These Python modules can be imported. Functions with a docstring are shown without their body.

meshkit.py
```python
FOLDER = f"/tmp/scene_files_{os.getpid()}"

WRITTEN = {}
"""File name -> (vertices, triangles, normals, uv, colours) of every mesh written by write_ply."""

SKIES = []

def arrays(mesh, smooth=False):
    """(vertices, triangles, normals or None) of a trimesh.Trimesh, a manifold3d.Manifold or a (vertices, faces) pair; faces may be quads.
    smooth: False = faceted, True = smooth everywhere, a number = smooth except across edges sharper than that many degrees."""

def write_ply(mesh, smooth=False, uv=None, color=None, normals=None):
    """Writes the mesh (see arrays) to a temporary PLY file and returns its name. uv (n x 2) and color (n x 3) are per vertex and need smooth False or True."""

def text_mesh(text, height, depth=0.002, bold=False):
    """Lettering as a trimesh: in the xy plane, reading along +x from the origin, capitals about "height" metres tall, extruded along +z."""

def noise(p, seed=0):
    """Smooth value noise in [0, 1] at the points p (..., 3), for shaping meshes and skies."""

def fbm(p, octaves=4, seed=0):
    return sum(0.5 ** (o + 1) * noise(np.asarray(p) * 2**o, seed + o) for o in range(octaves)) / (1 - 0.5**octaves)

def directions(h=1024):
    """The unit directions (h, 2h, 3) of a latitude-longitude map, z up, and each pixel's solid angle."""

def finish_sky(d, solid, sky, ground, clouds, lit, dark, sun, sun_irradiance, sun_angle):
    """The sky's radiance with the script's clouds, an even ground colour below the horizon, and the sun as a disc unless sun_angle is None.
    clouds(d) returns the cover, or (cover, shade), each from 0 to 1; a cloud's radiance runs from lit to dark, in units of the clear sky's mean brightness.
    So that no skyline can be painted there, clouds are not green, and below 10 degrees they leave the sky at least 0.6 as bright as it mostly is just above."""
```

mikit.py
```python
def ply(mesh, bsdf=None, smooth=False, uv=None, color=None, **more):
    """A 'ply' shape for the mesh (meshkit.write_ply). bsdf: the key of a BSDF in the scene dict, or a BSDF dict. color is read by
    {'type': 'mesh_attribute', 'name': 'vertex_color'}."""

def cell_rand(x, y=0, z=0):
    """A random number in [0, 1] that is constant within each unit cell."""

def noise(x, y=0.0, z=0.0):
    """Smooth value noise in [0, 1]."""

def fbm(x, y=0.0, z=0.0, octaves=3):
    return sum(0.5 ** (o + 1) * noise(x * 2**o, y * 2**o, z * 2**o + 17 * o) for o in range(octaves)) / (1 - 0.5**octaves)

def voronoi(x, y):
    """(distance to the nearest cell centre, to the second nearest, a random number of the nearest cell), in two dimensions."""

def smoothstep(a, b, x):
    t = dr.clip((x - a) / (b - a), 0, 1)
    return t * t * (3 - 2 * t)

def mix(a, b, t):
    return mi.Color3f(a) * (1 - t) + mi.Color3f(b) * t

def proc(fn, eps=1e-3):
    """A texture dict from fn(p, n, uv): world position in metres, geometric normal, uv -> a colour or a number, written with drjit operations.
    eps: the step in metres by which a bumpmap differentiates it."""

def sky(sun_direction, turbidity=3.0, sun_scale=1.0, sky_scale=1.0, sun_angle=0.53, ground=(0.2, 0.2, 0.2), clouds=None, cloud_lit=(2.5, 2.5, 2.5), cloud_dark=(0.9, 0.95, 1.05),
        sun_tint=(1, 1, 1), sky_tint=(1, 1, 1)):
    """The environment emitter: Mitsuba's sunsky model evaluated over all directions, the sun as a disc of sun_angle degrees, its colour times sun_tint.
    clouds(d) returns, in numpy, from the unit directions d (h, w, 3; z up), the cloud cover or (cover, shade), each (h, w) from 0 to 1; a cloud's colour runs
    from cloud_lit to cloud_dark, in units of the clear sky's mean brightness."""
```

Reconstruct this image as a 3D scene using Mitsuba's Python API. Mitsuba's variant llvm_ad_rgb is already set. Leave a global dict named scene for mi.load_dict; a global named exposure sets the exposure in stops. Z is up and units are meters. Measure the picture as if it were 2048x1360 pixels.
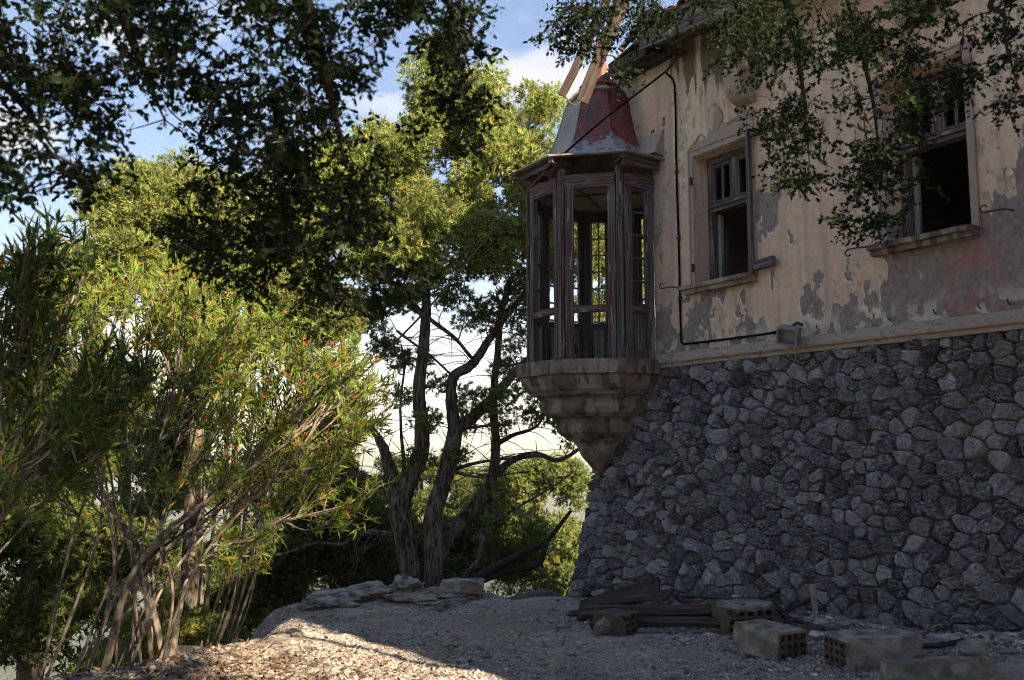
import math
import numpy as np
import trimesh
import drjit as dr
import mitsuba as mi
import mikit
import meshkit
from mikit import proc, noise, fbm, voronoi, smoothstep, mix
from scipy.spatial import Voronoi, cKDTree
from shapely.geometry import Polygon, box as sbox, Point, LineString
from shapely import affinity
import manifold3d as m3

T = mi.ScalarTransform4f
scene, labels = {}, {}

# ------------------------------------------------------------------ camera, sky, exposure
FPX, HOR = 1850.0, 210.0                      # focal length and horizon drop in pixels of a 2048 wide frame
PITCH = math.atan2(HOR, FPX)
CP, SP = math.cos(PITCH), math.sin(PITCH)
EYE = np.array([0.0, 0.0, 1.6])
FOV = 2 * math.degrees(math.atan(1024 / FPX))
scene['camera'] = {'type': 'thinlens', 'fov': FOV, 'fov_axis': 'x', 'aperture_radius': 0.0085, 'focus_distance': 10.6,
                   'near_clip': 0.1, 'far_clip': 40000.0,
                   'to_world': T().look_at(origin=EYE.tolist(), target=[0, CP, 1.6 + SP], up=[0, 0, 1])}
SUN_EL = math.radians(28.0)
SUN = np.array([0.676 * math.cos(SUN_EL), -0.737 * math.cos(SUN_EL), math.sin(SUN_EL)])


def cloud_cover(d):
    el = np.degrees(np.arcsin(np.clip(d[..., 2], -1, 1)))
    q = d * np.array([5.0, 5.0, 11.0])
    f = sum(0.5 ** (o + 1) * meshkit.noise(q * 2 ** o + 3.7, 40 + o) for o in range(5)) / (1 - 0.5 ** 5)
    puff = np.clip((f - 0.545) / 0.11, 0, 1)
    puff = puff * np.clip((40 - el) / 14, 0, 1)
    haze = 0.8 * np.clip((13 - el) / 12, 0, 1) ** 1.3
    return 1 - (1 - puff * 0.9) * (1 - haze), np.clip(0.25 * puff, 0, 1)


scene['sky'] = mikit.sky(SUN.tolist(), turbidity=3, clouds=cloud_cover, cloud_lit=(2.3, 2.3, 2.4), cloud_dark=(0.9, 0.95, 1.05),
                         sun_scale=2.7, sun_tint=(0.96, 1.0, 1.04), sky_tint=(0.76, 0.95, 1.20))
exposure = 2.5

scene['haze_air'] = {'type': 'homogeneous', 'albedo': {'type': 'rgb', 'value': [0.93, 0.95, 0.97]}, 'sigma_t': 1.1e-4}
scene['haze'] = {'type': 'cube', 'to_world': T().translate([0, 0, 90]).scale([13500, 13500, 480]), 'bsdf': {'type': 'null'}, 'interior': {'type': 'ref', 'id': 'haze_air'}}
labels['haze'] = {'label': 'pale summer haze over the distant valley and hills', 'category': 'haze', 'kind': 'stuff'}
scene['camera']['medium'] = {'type': 'ref', 'id': 'haze_air'}

# ------------------------------------------------------------------ places
UX = np.array([0.51542197, -0.85693652, 0.0])   # along the facade, towards the camera
NX = np.array([-0.85693652, -0.51542197, 0.0])  # out of the facade
R0 = np.array([1.7192, 11.0, 0.0])              # where the bay meets the facade
LW = np.stack([UX, NX, [0, 0, 1.0]])


def wl(p):                                      # facade coordinates (u, n, z) to the world
    return R0 + np.asarray(p, float) @ LW


def at(px, py, d):                              # a point seen in the photograph at the distance d
    x, z = (px - 1024) / FPX, (680 - py) / FPX
    r = np.array([x, CP - z * SP, SP + z * CP])
    return EYE + r * (d / r[1])


# ------------------------------------------------------------------ bookkeeping
def numbered(name):
    if name not in USED:
        USED.add(name)
        return name
    k = COUNT.get(name, 0)
    while True:
        k += 1
        if f'{name}_{k:03d}' not in USED:
            break
    COUNT[name] = k
    USED.add(f'{name}_{k:03d}')
    return f'{name}_{k:03d}'


USED, COUNT = set(), {}


def thing(name, label, cat, group=None):
    key = numbered(name)
    labels[key] = {'label': label, 'category': cat}
    if group:
        labels[key]['group'] = group
    return key


def part(parent, name, mesh, mat, smooth=False, label=None, kind=None, **kw):
    key = numbered(f'{parent}__{name}')
    scene[key] = mikit.ply(mesh, mat, smooth=smooth, **kw)
    if label or kind:
        labels[key] = {}
        if label:
            labels[key]['label'] = label
        if kind:
            labels[key]['kind'] = kind
    return key


def single(name, label, cat, mesh, mat, smooth=False, group=None, kind=None, **kw):
    key = thing(name, label, cat, group)
    scene[key] = mikit.ply(mesh, mat, smooth=smooth, **kw)
    if kind:
        labels[key]['kind'] = kind
    return key


def struct(name, mesh, mat, smooth=False, **kw):
    scene[name] = mikit.ply(mesh, mat, smooth=smooth, **kw)
    labels[name] = {'kind': 'structure'}


# ------------------------------------------------------------------ mesh helpers
def vf(mesh):
    if hasattr(mesh, 'to_mesh'):
        m = mesh.to_mesh()
        return np.array(m.vert_properties[:, :3], float), np.array(m.tri_verts, int)
    if isinstance(mesh, (tuple, list)):
        v, f = np.asarray(mesh[0], float), np.asarray(mesh[1], int)
        if f.shape[1] == 4:
            f = np.vstack([f[:, [0, 1, 2]], f[:, [0, 2, 3]]])
        return v, f
    return np.array(mesh.vertices), np.array(mesh.faces)


def join(meshes):
    vs, fs, n = [], [], 0
    for m in meshes:
        v, f = vf(m)
        vs.append(v)
        fs.append(f + n)
        n += len(v)
    return np.vstack(vs), np.vstack(fs)


def tube(pts, rad, sides=7, rough=0.0, seed=0, cap=True):
    p = np.asarray(pts, float)
    r = np.broadcast_to(np.asarray(rad, float), (len(p),))
    t = np.gradient(p, axis=0)
    t /= np.linalg.norm(t, axis=1, keepdims=True) + 1e-12
    mean = t.mean(0)
    ref = np.eye(3)[np.argmin(np.abs(mean))]
    a = np.cross(t, ref)
    a /= np.linalg.norm(a, axis=1, keepdims=True) + 1e-12
    b = np.cross(t, a)
    ang = np.arange(sides) * 2 * np.pi / sides
    rr = r[:, None] * np.ones(sides)
    if rough:
        rr = rr * (1 + rough * (2 * meshkit.noise(np.stack([np.arange(len(p))[:, None] * 0.7 + 0 * ang, np.cos(ang) * 1.6 + 0 * r[:, None], np.sin(ang) * 1.6 + 0 * r[:, None]], -1) + 11.3 * seed, seed) - 1))
    v = p[:, None] + rr[..., None] * (np.cos(ang)[None, :, None] * a[:, None] + np.sin(ang)[None, :, None] * b[:, None])
    i, j = np.meshgrid(np.arange(len(p) - 1), np.arange(sides), indexing='ij')
    q = np.stack([i * sides + j, i * sides + (j + 1) % sides, (i + 1) * sides + (j + 1) % sides, (i + 1) * sides + j], -1).reshape(-1, 4)
    v = v.reshape(-1, 3)
    f = np.vstack([q[:, [0, 1, 2]], q[:, [0, 2, 3]]])
    if cap and sides > 3:
        n = len(v)
        v = np.vstack([v, p[0], p[-1]])
        k = np.arange(sides)
        f = np.vstack([f, np.stack([k * 0 + n, (k + 1) % sides, k], 1), np.stack([k * 0 + n + 1, (len(p) - 1) * sides + k, (len(p) - 1) * sides + (k + 1) % sides], 1)])
    return v, f


def smooth_line(pts, n):
    """n points along a Catmull-Rom curve through pts (any number of columns)."""
    p = np.asarray(pts, float)
    if len(p) == 2:
        return p[0] + (p[1] - p[0]) * np.linspace(0, 1, n)[:, None]
    p = np.vstack([2 * p[0] - p[1], p, 2 * p[-1] - p[-2]])
    s = np.linspace(0, len(p) - 3 - 1e-9, n)
    i = s.astype(int)
    t = (s - i)[:, None]
    a, b, c, d = p[i], p[i + 1], p[i + 2], p[i + 3]
    return 0.5 * (2 * b + (c - a) * t + (2 * a - 5 * b + 4 * c - d) * t ** 2 + (3 * b - a - 3 * c + d) * t ** 3)


def frames(axis, rng, roll=None):
    """rotation matrices (n,3,3) whose third column is axis."""
    z = axis / (np.linalg.norm(axis, axis=1, keepdims=True) + 1e-12)
    h = rng.normal(size=z.shape)
    x = np.cross(h, z)
    x /= np.linalg.norm(x, axis=1, keepdims=True) + 1e-12
    return np.stack([x, np.cross(z, x), z], -1)


def scatter(tv, tf, pos, rot, scale):
    scale = np.asarray(scale, float)
    if scale.ndim == 1:
        scale = scale[:, None]
    v = np.einsum('kij,knj->kni', rot, tv[None] * scale[:, None, :]) + pos[:, None]
    f = tf[None] + (np.arange(len(pos)) * len(tv))[:, None, None]
    return v.reshape(-1, 3), f.reshape(-1, 3)


def beam(p0, p1, w, h, up=(0, 0, 1), bevel=0.004, wob=0.0, seed=0):
    """A sawn timber from p0 to p1: returns (mesh, uv); faces are separate so that uv runs along the grain."""
    p0, p1, up = (np.asarray(x, float) for x in (p0, p1, up))
    d = p1 - p0
    L = np.linalg.norm(d)
    d /= L
    s = np.cross(d, up)
    s /= np.linalg.norm(s) + 1e-12
    u = np.cross(s, d)
    n = max(2, int(L / 0.25) + 1) if wob else 2
    ts = np.linspace(0, L, n)
    rng = np.random.default_rng(seed)
    b = bevel
    sec = np.array([[-w / 2 + b, -h / 2], [w / 2 - b, -h / 2], [w / 2, -h / 2 + b], [w / 2, h / 2 - b], [w / 2 - b, h / 2], [-w / 2 + b, h / 2], [-w / 2, h / 2 - b], [-w / 2, -h / 2 + b]])
    per = np.concatenate([[0], np.cumsum(np.linalg.norm(np.roll(sec, -1, 0) - sec, axis=1))])
    vs, uvs, fs = [], [], []
    off = np.cumsum(rng.normal(size=(n, 2)) * wob, axis=0) if wob else np.zeros((n, 2))
    c = p0 + ts[:, None] * d + off[:, :1] * s + off[:, 1:] * u
    ring = c[:, None] + sec[None, :, :1] * s + sec[None, :, 1:] * u
    o = rng.random() * 50
    for k in range(8):
        k2 = (k + 1) % 8
        base = sum(len(x) for x in vs)
        vs.append(np.vstack([ring[:, k], ring[:, k2]]))
        uvs.append(np.vstack([np.stack([ts * 0 + per[k] + o, ts + o], 1), np.stack([ts * 0 + per[k + 1] + o, ts + o], 1)]))
        i = np.arange(n - 1)
        q = np.stack([i, i + n, i + n + 1, i + 1], 1) + base
        fs += [q[:, [0, 1, 2]], q[:, [0, 2, 3]]]
    for e, flip in ((0, 1), (n - 1, -1)):
        base = sum(len(x) for x in vs)
        vs.append(ring[e])
        uvs.append(sec * 1.0 + o)
        fs.append(np.array([[0, i, i + 1][::flip] for i in range(1, 7)]) + base)
    return (np.vstack(vs), np.vstack(fs)), np.vstack(uvs)


def joinuv(items):
    return join([i[0] for i in items]), np.vstack([i[1] for i in items])


def tpart(parent, name, b, mat='wood', **kw):
    return part(parent, name, b[0], mat, uv=b[1], **kw)


def prism(poly, z0, z1):
    m = trimesh.creation.extrude_polygon(poly, z1 - z0, engine='earcut')
    m.apply_translation([0, 0, z0])
    return vf(m)


def rock(center, size, seed, sub=3, cuts=9, rough=0.12, yaw=0.0):
    """A broken lump: an icosphere cut by random planes and roughened."""
    rng = np.random.default_rng(seed)
    v, f = vf(trimesh.creation.icosphere(sub, 1.0))
    for k in range(cuts):
        n = rng.normal(size=3)
        n /= np.linalg.norm(n)
        d = rng.uniform(0.55, 0.85)
        s = v @ n
        v = v - np.clip(s - d, 0, None)[:, None] * n
    q = v * 2.3 + seed * 3.1
    v = v * (1 + rough * (meshkit.noise(q, seed) * 2 - 1 + 0.5 * (2 * meshkit.noise(q * 2.7, seed + 1) - 1) + 0.3 * (2 * meshkit.noise(q * 6, seed + 2) - 1)))[:, None]
    v = v * np.asarray(size)
    c, s = math.cos(yaw), math.sin(yaw)
    return v @ np.array([[c, s, 0], [-s, c, 0], [0, 0, 1]]) + np.asarray(center), f


# ------------------------------------------------------------------ materials
def two(b):
    return {'type': 'twosided', 'bsdf': b}


def princ(color, rough=0.8, spec=0.3, **kw):
    return {'type': 'principled', 'base_color': color, 'roughness': rough, 'specular': spec, **kw}


def rgb(*c):
    return {'type': 'rgb', 'value': list(c)}


def bump(b, fn, scale, eps=0.002):
    return {'type': 'bumpmap', 'scale': scale, 'tex': proc(fn, eps), 'bsdf': b}


def f_wall(p):
    q = p - mi.Point3f(*R0.tolist())
    return q.x * float(UX[0]) + q.y * float(UX[1]), p.z, q.x * float(NX[0]) + q.y * float(NX[1])


def plaster_mask(u, z):
    """how far the paint has gone: 1 bare grey render."""
    low = smoothstep(4.2, 2.75, z)
    n1 = fbm(u * 2.1 + 5, z * 1.5, 2.0, 4)
    n2 = fbm(u * 7.0, z * 3.6, 9.0, 4)
    right = smoothstep(3.0, 4.6, u) * 0.06
    return smoothstep(0.60, 0.625, n1 * 0.50 + n2 * 0.42 + fbm(u * 22, z * 12, 6.0, 2) * 0.08 + low * 0.225 + right - 0.045)


def plaster_color(p, n, uv):
    u, z, nn = f_wall(p)
    big = fbm(u * 0.9, z * 0.8, 1.0, 3)
    streak = fbm(u * 6.5, z * 0.7, nn * 5, 3)
    fine = fbm(u * 30, z * 22, nn * 25, 3)
    c = mix((0.46, 0.345, 0.265), (0.49, 0.41, 0.31), smoothstep(3.8, 5.4, z + (big - 0.5) * 2.5))
    c = mix(c, (0.46, 0.30, 0.22), smoothstep(0.52, 0.68, fbm(u * 1.3 + 9, z * 1.1, 7.0, 3)) * 0.7)
    c = mix(c, (0.50, 0.41, 0.30), smoothstep(0.5, 0.75, streak) * 0.55)
    c = mix(c, (0.26, 0.21, 0.17), smoothstep(0.52, 0.75, fbm(u * 9 + 3, z * 0.9 + 8, nn * 9, 3)) * 0.45)
    bare = plaster_mask(u, z)
    edge = plaster_mask(u + 0.012, z + 0.02)
    c = mix(c, (0.54, 0.48, 0.41), (1 - bare) * edge * 0.9)
    c = mix(c, mix((0.15, 0.125, 0.115), (0.225, 0.195, 0.18), fine), bare)
    pink = smoothstep(0.64, 0.69, fbm(u * 2.6 + 31, z * 1.7 + 4, 5.0, 4)) * smoothstep(3.2, 4.4, u)
    c = mix(c, (0.25, 0.12, 0.10), pink * 0.8)
    # black mould running down from the eave
    drip = fbm(u * 7.5, z * 0.8 + 3, 6.0, 3) * 0.9 + fbm(u * 24, z * 2.5, 2.0, 3) * 0.45
    reach = smoothstep(5.35, 6.25, z) * smoothstep(0.15, 0.75, u) * smoothstep(2.4, 1.4, u)
    mould = smoothstep(0.84, 0.95, drip + reach * 0.44) * smoothstep(0.02, 0.3, reach)
    c = mix(c, mix((0.10, 0.085, 0.055), (0.06, 0.055, 0.045), fine), mould * 0.9)
    # damp grey near the turret
    damp = smoothstep(0.5, 0.0, u) * smoothstep(0.42, 0.7, fbm(u * 3, z * 1.6, 3.0, 3))
    c = mix(c, (0.25, 0.235, 0.22), damp * 0.75)
    salt = smoothstep(2.95, 2.7, z) * smoothstep(0.5, 0.62, fbm(u * 9, z * 9, 2.0, 3))
    c = mix(c, (0.50, 0.47, 0.43), salt * 0.6)
    pit = smoothstep(0.62, 0.68, fbm(u * 16, z * 11, nn * 16, 4)) * smoothstep(0.45, 0.6, big)
    c = mix(c, (0.17, 0.14, 0.12), pit * 0.5)
    return c * (0.93 + 0.30 * fine)


def plaster_bump(p, n, uv):
    u, z, nn = f_wall(p)
    return -plaster_mask(u, z) * 0.55 + fbm(u * 26, z * 26, nn * 26, 3) * 0.35 + noise(u * 5, z * 4, nn * 5) * 0.6


scene['plaster'] = two(bump(princ(proc(plaster_color), 0.92, 0.15), plaster_bump, 0.010, 0.003))


def trim_color(p, n, uv):
    g = fbm(p.x * 7, p.y * 7, p.z * 4, 4)
    h = fbm(p.x * 33, p.y * 33, p.z * 20, 2)
    c = mix((0.24, 0.20, 0.165), (0.35, 0.30, 0.245), g)
    return mix(c, (0.15, 0.125, 0.10), smoothstep(0.52, 0.72, h * 0.5 + g * 0.5) * 0.75)


scene['plaster_trim'] = two(princ(proc(trim_color), 0.9, 0.15))


def stone_weight(p, n, uv):
    return smoothstep(0.40, 0.70, fbm(p.x * 42, p.y * 42, p.z * 52, 4)) * (0.22 + 0.42 * smoothstep(0.38, 0.62, fbm(p.x * 6, p.y * 6, p.z * 6, 2)))


def stone_bump(p, n, uv):
    return fbm(p.x * 18, p.y * 18, p.z * 24, 4) + 0.45 * noise(p.x * 60, p.y * 60, p.z * 75)


VC = {'type': 'mesh_attribute', 'name': 'vertex_color'}
scene['rubble'] = two(bump({'type': 'blendbsdf', 'weight': proc(stone_weight), 'a': {'type': 'diffuse', 'reflectance': VC},
                            'b': {'type': 'diffuse', 'reflectance': rgb(0.46, 0.46, 0.48)}}, stone_bump, 0.15, 0.004))


def mortar_color(p, n, uv):
    return mix((0.06, 0.056, 0.053), (0.16, 0.145, 0.13), fbm(p.x * 12, p.y * 12, p.z * 12, 3))


scene['mortar'] = two(princ(proc(mortar_color), 0.95, 0.1))


def concrete_color(p, n, uv):
    g = fbm(p.x * 5, p.y * 5, p.z * 3, 4)
    s = fbm(p.x * 14, p.y * 14, p.z * 3, 3)
    c = mix((0.12, 0.10, 0.082), (0.28, 0.24, 0.195), smoothstep(0.3, 0.7, g))
    c = mix(c, (0.055, 0.045, 0.036), smoothstep(0.5, 0.66, s) * 0.8)
    return mix(c, (0.26, 0.175, 0.12), smoothstep(0.58, 0.7, fbm(p.x * 3 + 7, p.y * 3, p.z * 3, 3)) * 0.35)


def rough_bump(p, n, uv):
    return fbm(p.x * 22, p.y * 22, p.z * 22, 4)


scene['old_concrete'] = two(bump(princ(proc(concrete_color), 0.9, 0.2), rough_bump, 0.02, 0.003))


def wood_color(p, n, uv):
    a, l = uv.x, uv.y
    grain = fbm(a * 90, l * 2.2, 1.0, 3)
    fine = noise(a * 260, l * 6, 3.0)
    big = fbm(a * 9, l * 1.5, 8.0, 3)
    c = mix((0.075, 0.064, 0.064), (0.20, 0.178, 0.178), smoothstep(0.25, 0.75, grain))
    c = mix(c, (0.125, 0.045, 0.038), smoothstep(0.51, 0.62, big) * 0.8 * smoothstep(0.7, 0.35, grain))
    c = mix(c, (0.40, 0.37, 0.36), smoothstep(0.69, 0.76, fbm(a * 30, l * 3.5, 5.0, 3)) * 0.6)
    return c * (0.54 + 0.28 * fine)


def wood_bump(p, n, uv):
    return fbm(uv.x * 90, uv.y * 2.2, 1.0, 3) + 0.4 * noise(uv.x * 260, uv.y * 6, 3.0)


scene['wood'] = two(bump(princ(proc(wood_color), 0.85, 0.2), wood_bump, 0.004, 0.001))


def palewood_color(p, n, uv):
    grain = fbm(uv.x * 70, uv.y * 1.6, 1.0, 3)
    c = mix((0.10, 0.09, 0.075), (0.30, 0.29, 0.26), smoothstep(0.25, 0.72, grain))
    return mix(c, (0.03, 0.028, 0.026), smoothstep(0.58, 0.66, fbm(uv.x * 26, uv.y * 5, 4.0, 3)) * smoothstep(3.3, 2.9, p.z) * smoothstep(2.3, 2.6, p.z))


def dark_shaded_wood_color(p, n, uv):  # dark timber, taken lower to paint shade onto the dangling planks
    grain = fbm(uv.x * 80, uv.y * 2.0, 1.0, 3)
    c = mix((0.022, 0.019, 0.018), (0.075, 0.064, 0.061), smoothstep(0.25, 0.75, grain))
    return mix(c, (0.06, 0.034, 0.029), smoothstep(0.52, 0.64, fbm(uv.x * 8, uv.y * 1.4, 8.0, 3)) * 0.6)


scene['dark_shaded_wood'] = two(bump(princ(proc(dark_shaded_wood_color), 0.85, 0.2), wood_bump, 0.004, 0.001))
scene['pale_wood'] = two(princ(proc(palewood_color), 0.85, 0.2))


def redmetal_color(p, n, uv):
    g = fbm(p.x * 4, p.y * 4, p.z * 3, 4)
    s = noise(p.x * 70, p.y * 70, p.z * 70)
    c = mix((0.10, 0.024, 0.022), (0.19, 0.042, 0.034), smoothstep(0.3, 0.7, g))
    low = smoothstep(5.36, 5.28, p.z + (g - 0.5) * 0.4 + (fbm(p.x * 22, p.y * 22, p.z * 14, 3) - 0.5) * 0.22)
    c = mix(c, (0.24, 0.27, 0.29), low * 0.85)
    c = mix(c, (0.075, 0.045, 0.04), smoothstep(0.52, 0.60, fbm(p.x * 11, p.y * 11, p.z * 4, 4)) * 0.6)
    return mix(c, (0.5, 0.47, 0.45), smoothstep(0.82, 0.88, s) * 0.7)


def patina_color(p, n, uv):
    g = fbm(p.x * 5, p.y * 5, p.z * 3, 4)
    c = mix((0.12, 0.13, 0.125), (0.30, 0.295, 0.26), g)
    return mix(c, (0.22, 0.07, 0.05), smoothstep(0.54, 0.66, fbm(p.x * 7 + 3, p.y * 7, p.z * 2.5, 3)) * 0.7)


scene['red_metal'] = two(princ(proc(redmetal_color), 0.5, 0.5))
scene['patina_metal'] = two(princ(proc(patina_color), 0.55, 0.5))


def bark_color(p, n, uv):
    g = fbm(p.x * 38, p.y * 38, p.z * 5.5, 3)
    c = mix((0.028, 0.022, 0.019), (0.15, 0.118, 0.095), smoothstep(0.3, 0.72, g))
    return mix(c, (0.17, 0.16, 0.145), smoothstep(0.6, 0.72, fbm(p.x * 9, p.y * 9, p.z * 5, 2)) * 0.4)


def bark_bump(p, n, uv):
    return fbm(p.x * 38, p.y * 38, p.z * 5.5, 3)


scene['dark_bark'] = two(princ(rgb(0.035, 0.029, 0.025), 0.95, 0.1))
scene['bark'] = two(bump(princ(proc(bark_color), 0.95, 0.1), bark_bump, 0.03, 0.004))


def palebark_color(p, n, uv):
    g = fbm(p.x * 30, p.y * 30, p.z * 14, 3)
    c = mix((0.07, 0.057, 0.048), (0.24, 0.20, 0.17), smoothstep(0.25, 0.75, g))
    return mix(c, (0.045, 0.038, 0.034), smoothstep(0.55, 0.68, fbm(p.x * 12, p.y * 12, p.z * 7, 3)) * 0.6)


scene['pale_bark'] = two(princ(proc(palebark_color), 0.9, 0.15))


def leaf_bsdf(rough, trans):
    return {'type': 'principledthin', 'base_color': VC, 'roughness': rough, 'diff_trans': trans, 'eta': 1.35}


scene['oak_leaf'] = leaf_bsdf(0.45, 0.5)
scene['needle'] = leaf_bsdf(0.7, 0.8)
scene['oleander_leaf'] = leaf_bsdf(0.4, 0.8)
scene['vertex_matt'] = two({'type': 'diffuse', 'reflectance': VC})


def ground_color(p, n, uv):
    d, d2, r = voronoi(p.x * 34, p.y * 34)
    g = fbm(p.x * 2.2, p.y * 2.2, 0.0, 4)
    c = mix((0.20, 0.175, 0.15), (0.38, 0.35, 0.32), r)
    c = mix(c, (0.12, 0.095, 0.075), smoothstep(0.25, 0.0, d2 - d) * 0.6)
    c = mix(c, (0.19, 0.12, 0.07), smoothstep(0.45, 0.65, g) * 0.5)
    far = smoothstep(60.0, 200.0, dr.sqrt(p.x * p.x + p.y * p.y))
    return mix(c, mix((0.028, 0.042, 0.032), (0.065, 0.075, 0.06), fbm(p.x * 0.004, p.y * 0.004, 0.0, 4)), far)


scene['earth'] = two(princ(proc(ground_color), 0.95, 0.1))


def cement_color(p, n, uv):
    g = fbm(p.x * 14, p.y * 14, p.z * 14, 4)
    c = mix((0.13, 0.12, 0.108), (0.29, 0.27, 0.24), smoothstep(0.25, 0.75, g))
    c = mix(c, (0.10, 0.09, 0.08), smoothstep(0.48, 0.66, fbm(p.x * 6, p.y * 6, p.z * 6, 3)) * 0.6)
    return c * (0.75 + 0.5 * fbm(p.x * 60, p.y * 60, p.z * 60, 2))


scene['cement'] = two(bump(princ(proc(cement_color), 0.92, 0.15), rough_bump, 0.012, 0.003))


def brick_color(p, n, uv):
    g = fbm(p.x * 18, p.y * 18, p.z * 18, 3)
    return mix((0.055, 0.045, 0.04), (0.145, 0.10, 0.083), g)


scene['hollow_brick_clay'] = two(princ(proc(brick_color), 0.9, 0.15))
scene['tile_clay'] = scene['hollow_brick_clay']
scene['iron'] = two(princ(rgb(0.05, 0.042, 0.04), 0.6, 0.4))
scene['rubber'] = two(princ(rgb(0.006, 0.006, 0.007), 0.9, 0.1))
scene['lamp_grey'] = two(princ(rgb(0.16, 0.17, 0.18), 0.5, 0.5))
scene['blue_hose'] = two(princ(rgb(0.02, 0.028, 0.045), 0.4, 0.5))
scene['room_plaster'] = two(princ(rgb(0.16, 0.145, 0.125), 0.95, 0.1))
scene['pane_glass'] = {'type': 'thindielectric', 'int_ior': 1.5}


def limestone_color(p, n, uv):
    g = fbm(p.x * 9, p.y * 9, p.z * 12, 4)
    c = mix((0.10, 0.095, 0.09), (0.33, 0.31, 0.285), smoothstep(0.28, 0.72, g))
    return mix(c, (0.22, 0.13, 0.07), smoothstep(0.58, 0.7, fbm(p.x * 4, p.y * 4, p.z * 4, 3)) * 0.5)


scene['limestone'] = two(bump(princ(proc(limestone_color), 0.95, 0.1), rough_bump, 0.03, 0.004))

# ------------------------------------------------------------------ the ground
TERRACE = Polygon([(-9, -14), (-4.2, 2.5), (-3.05, 5.6), (-2.75, 6.6), (-2.3, 7.7), (-2.05, 8.7), (-2.2, 9.8), (-2.65, 11.2), (-2.2, 12.0), (-0.9, 12.25), (-0.3, 11.9), (0.0, 11.55),
                   (0.9, 11.7), (1.8, 13.2), (8, 16), (22, 6), (22, -14)])
_tp = np.array(TERRACE.exterior.coords)


def signed(x, y):
    """distance to the terrace edge, positive outside."""
    p = np.stack([x, y], -1).reshape(-1, 2)
    best = np.full(len(p), 1e9)
    inside = np.zeros(len(p), bool)
    for a, b in zip(_tp[:-1], _tp[1:]):
        ab = b - a
        t = np.clip(((p - a) @ ab) / (ab @ ab), 0, 1)
        best = np.minimum(best, np.linalg.norm(p - a - t[:, None] * ab, axis=1))
        cond = ((a[1] > p[:, 1]) != (b[1] > p[:, 1]))
        xi = a[0] + (p[:, 1] - a[1]) / (b[1] - a[1] + 1e-12) * ab[0]
        inside ^= cond & (p[:, 0] < xi)
    return np.where(inside, -best, best).reshape(np.shape(x))


def sst(a, b, x):
    t = np.clip((x - a) / (b - a), 0, 1)
    return t * t * (3 - 2 * t)


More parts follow.
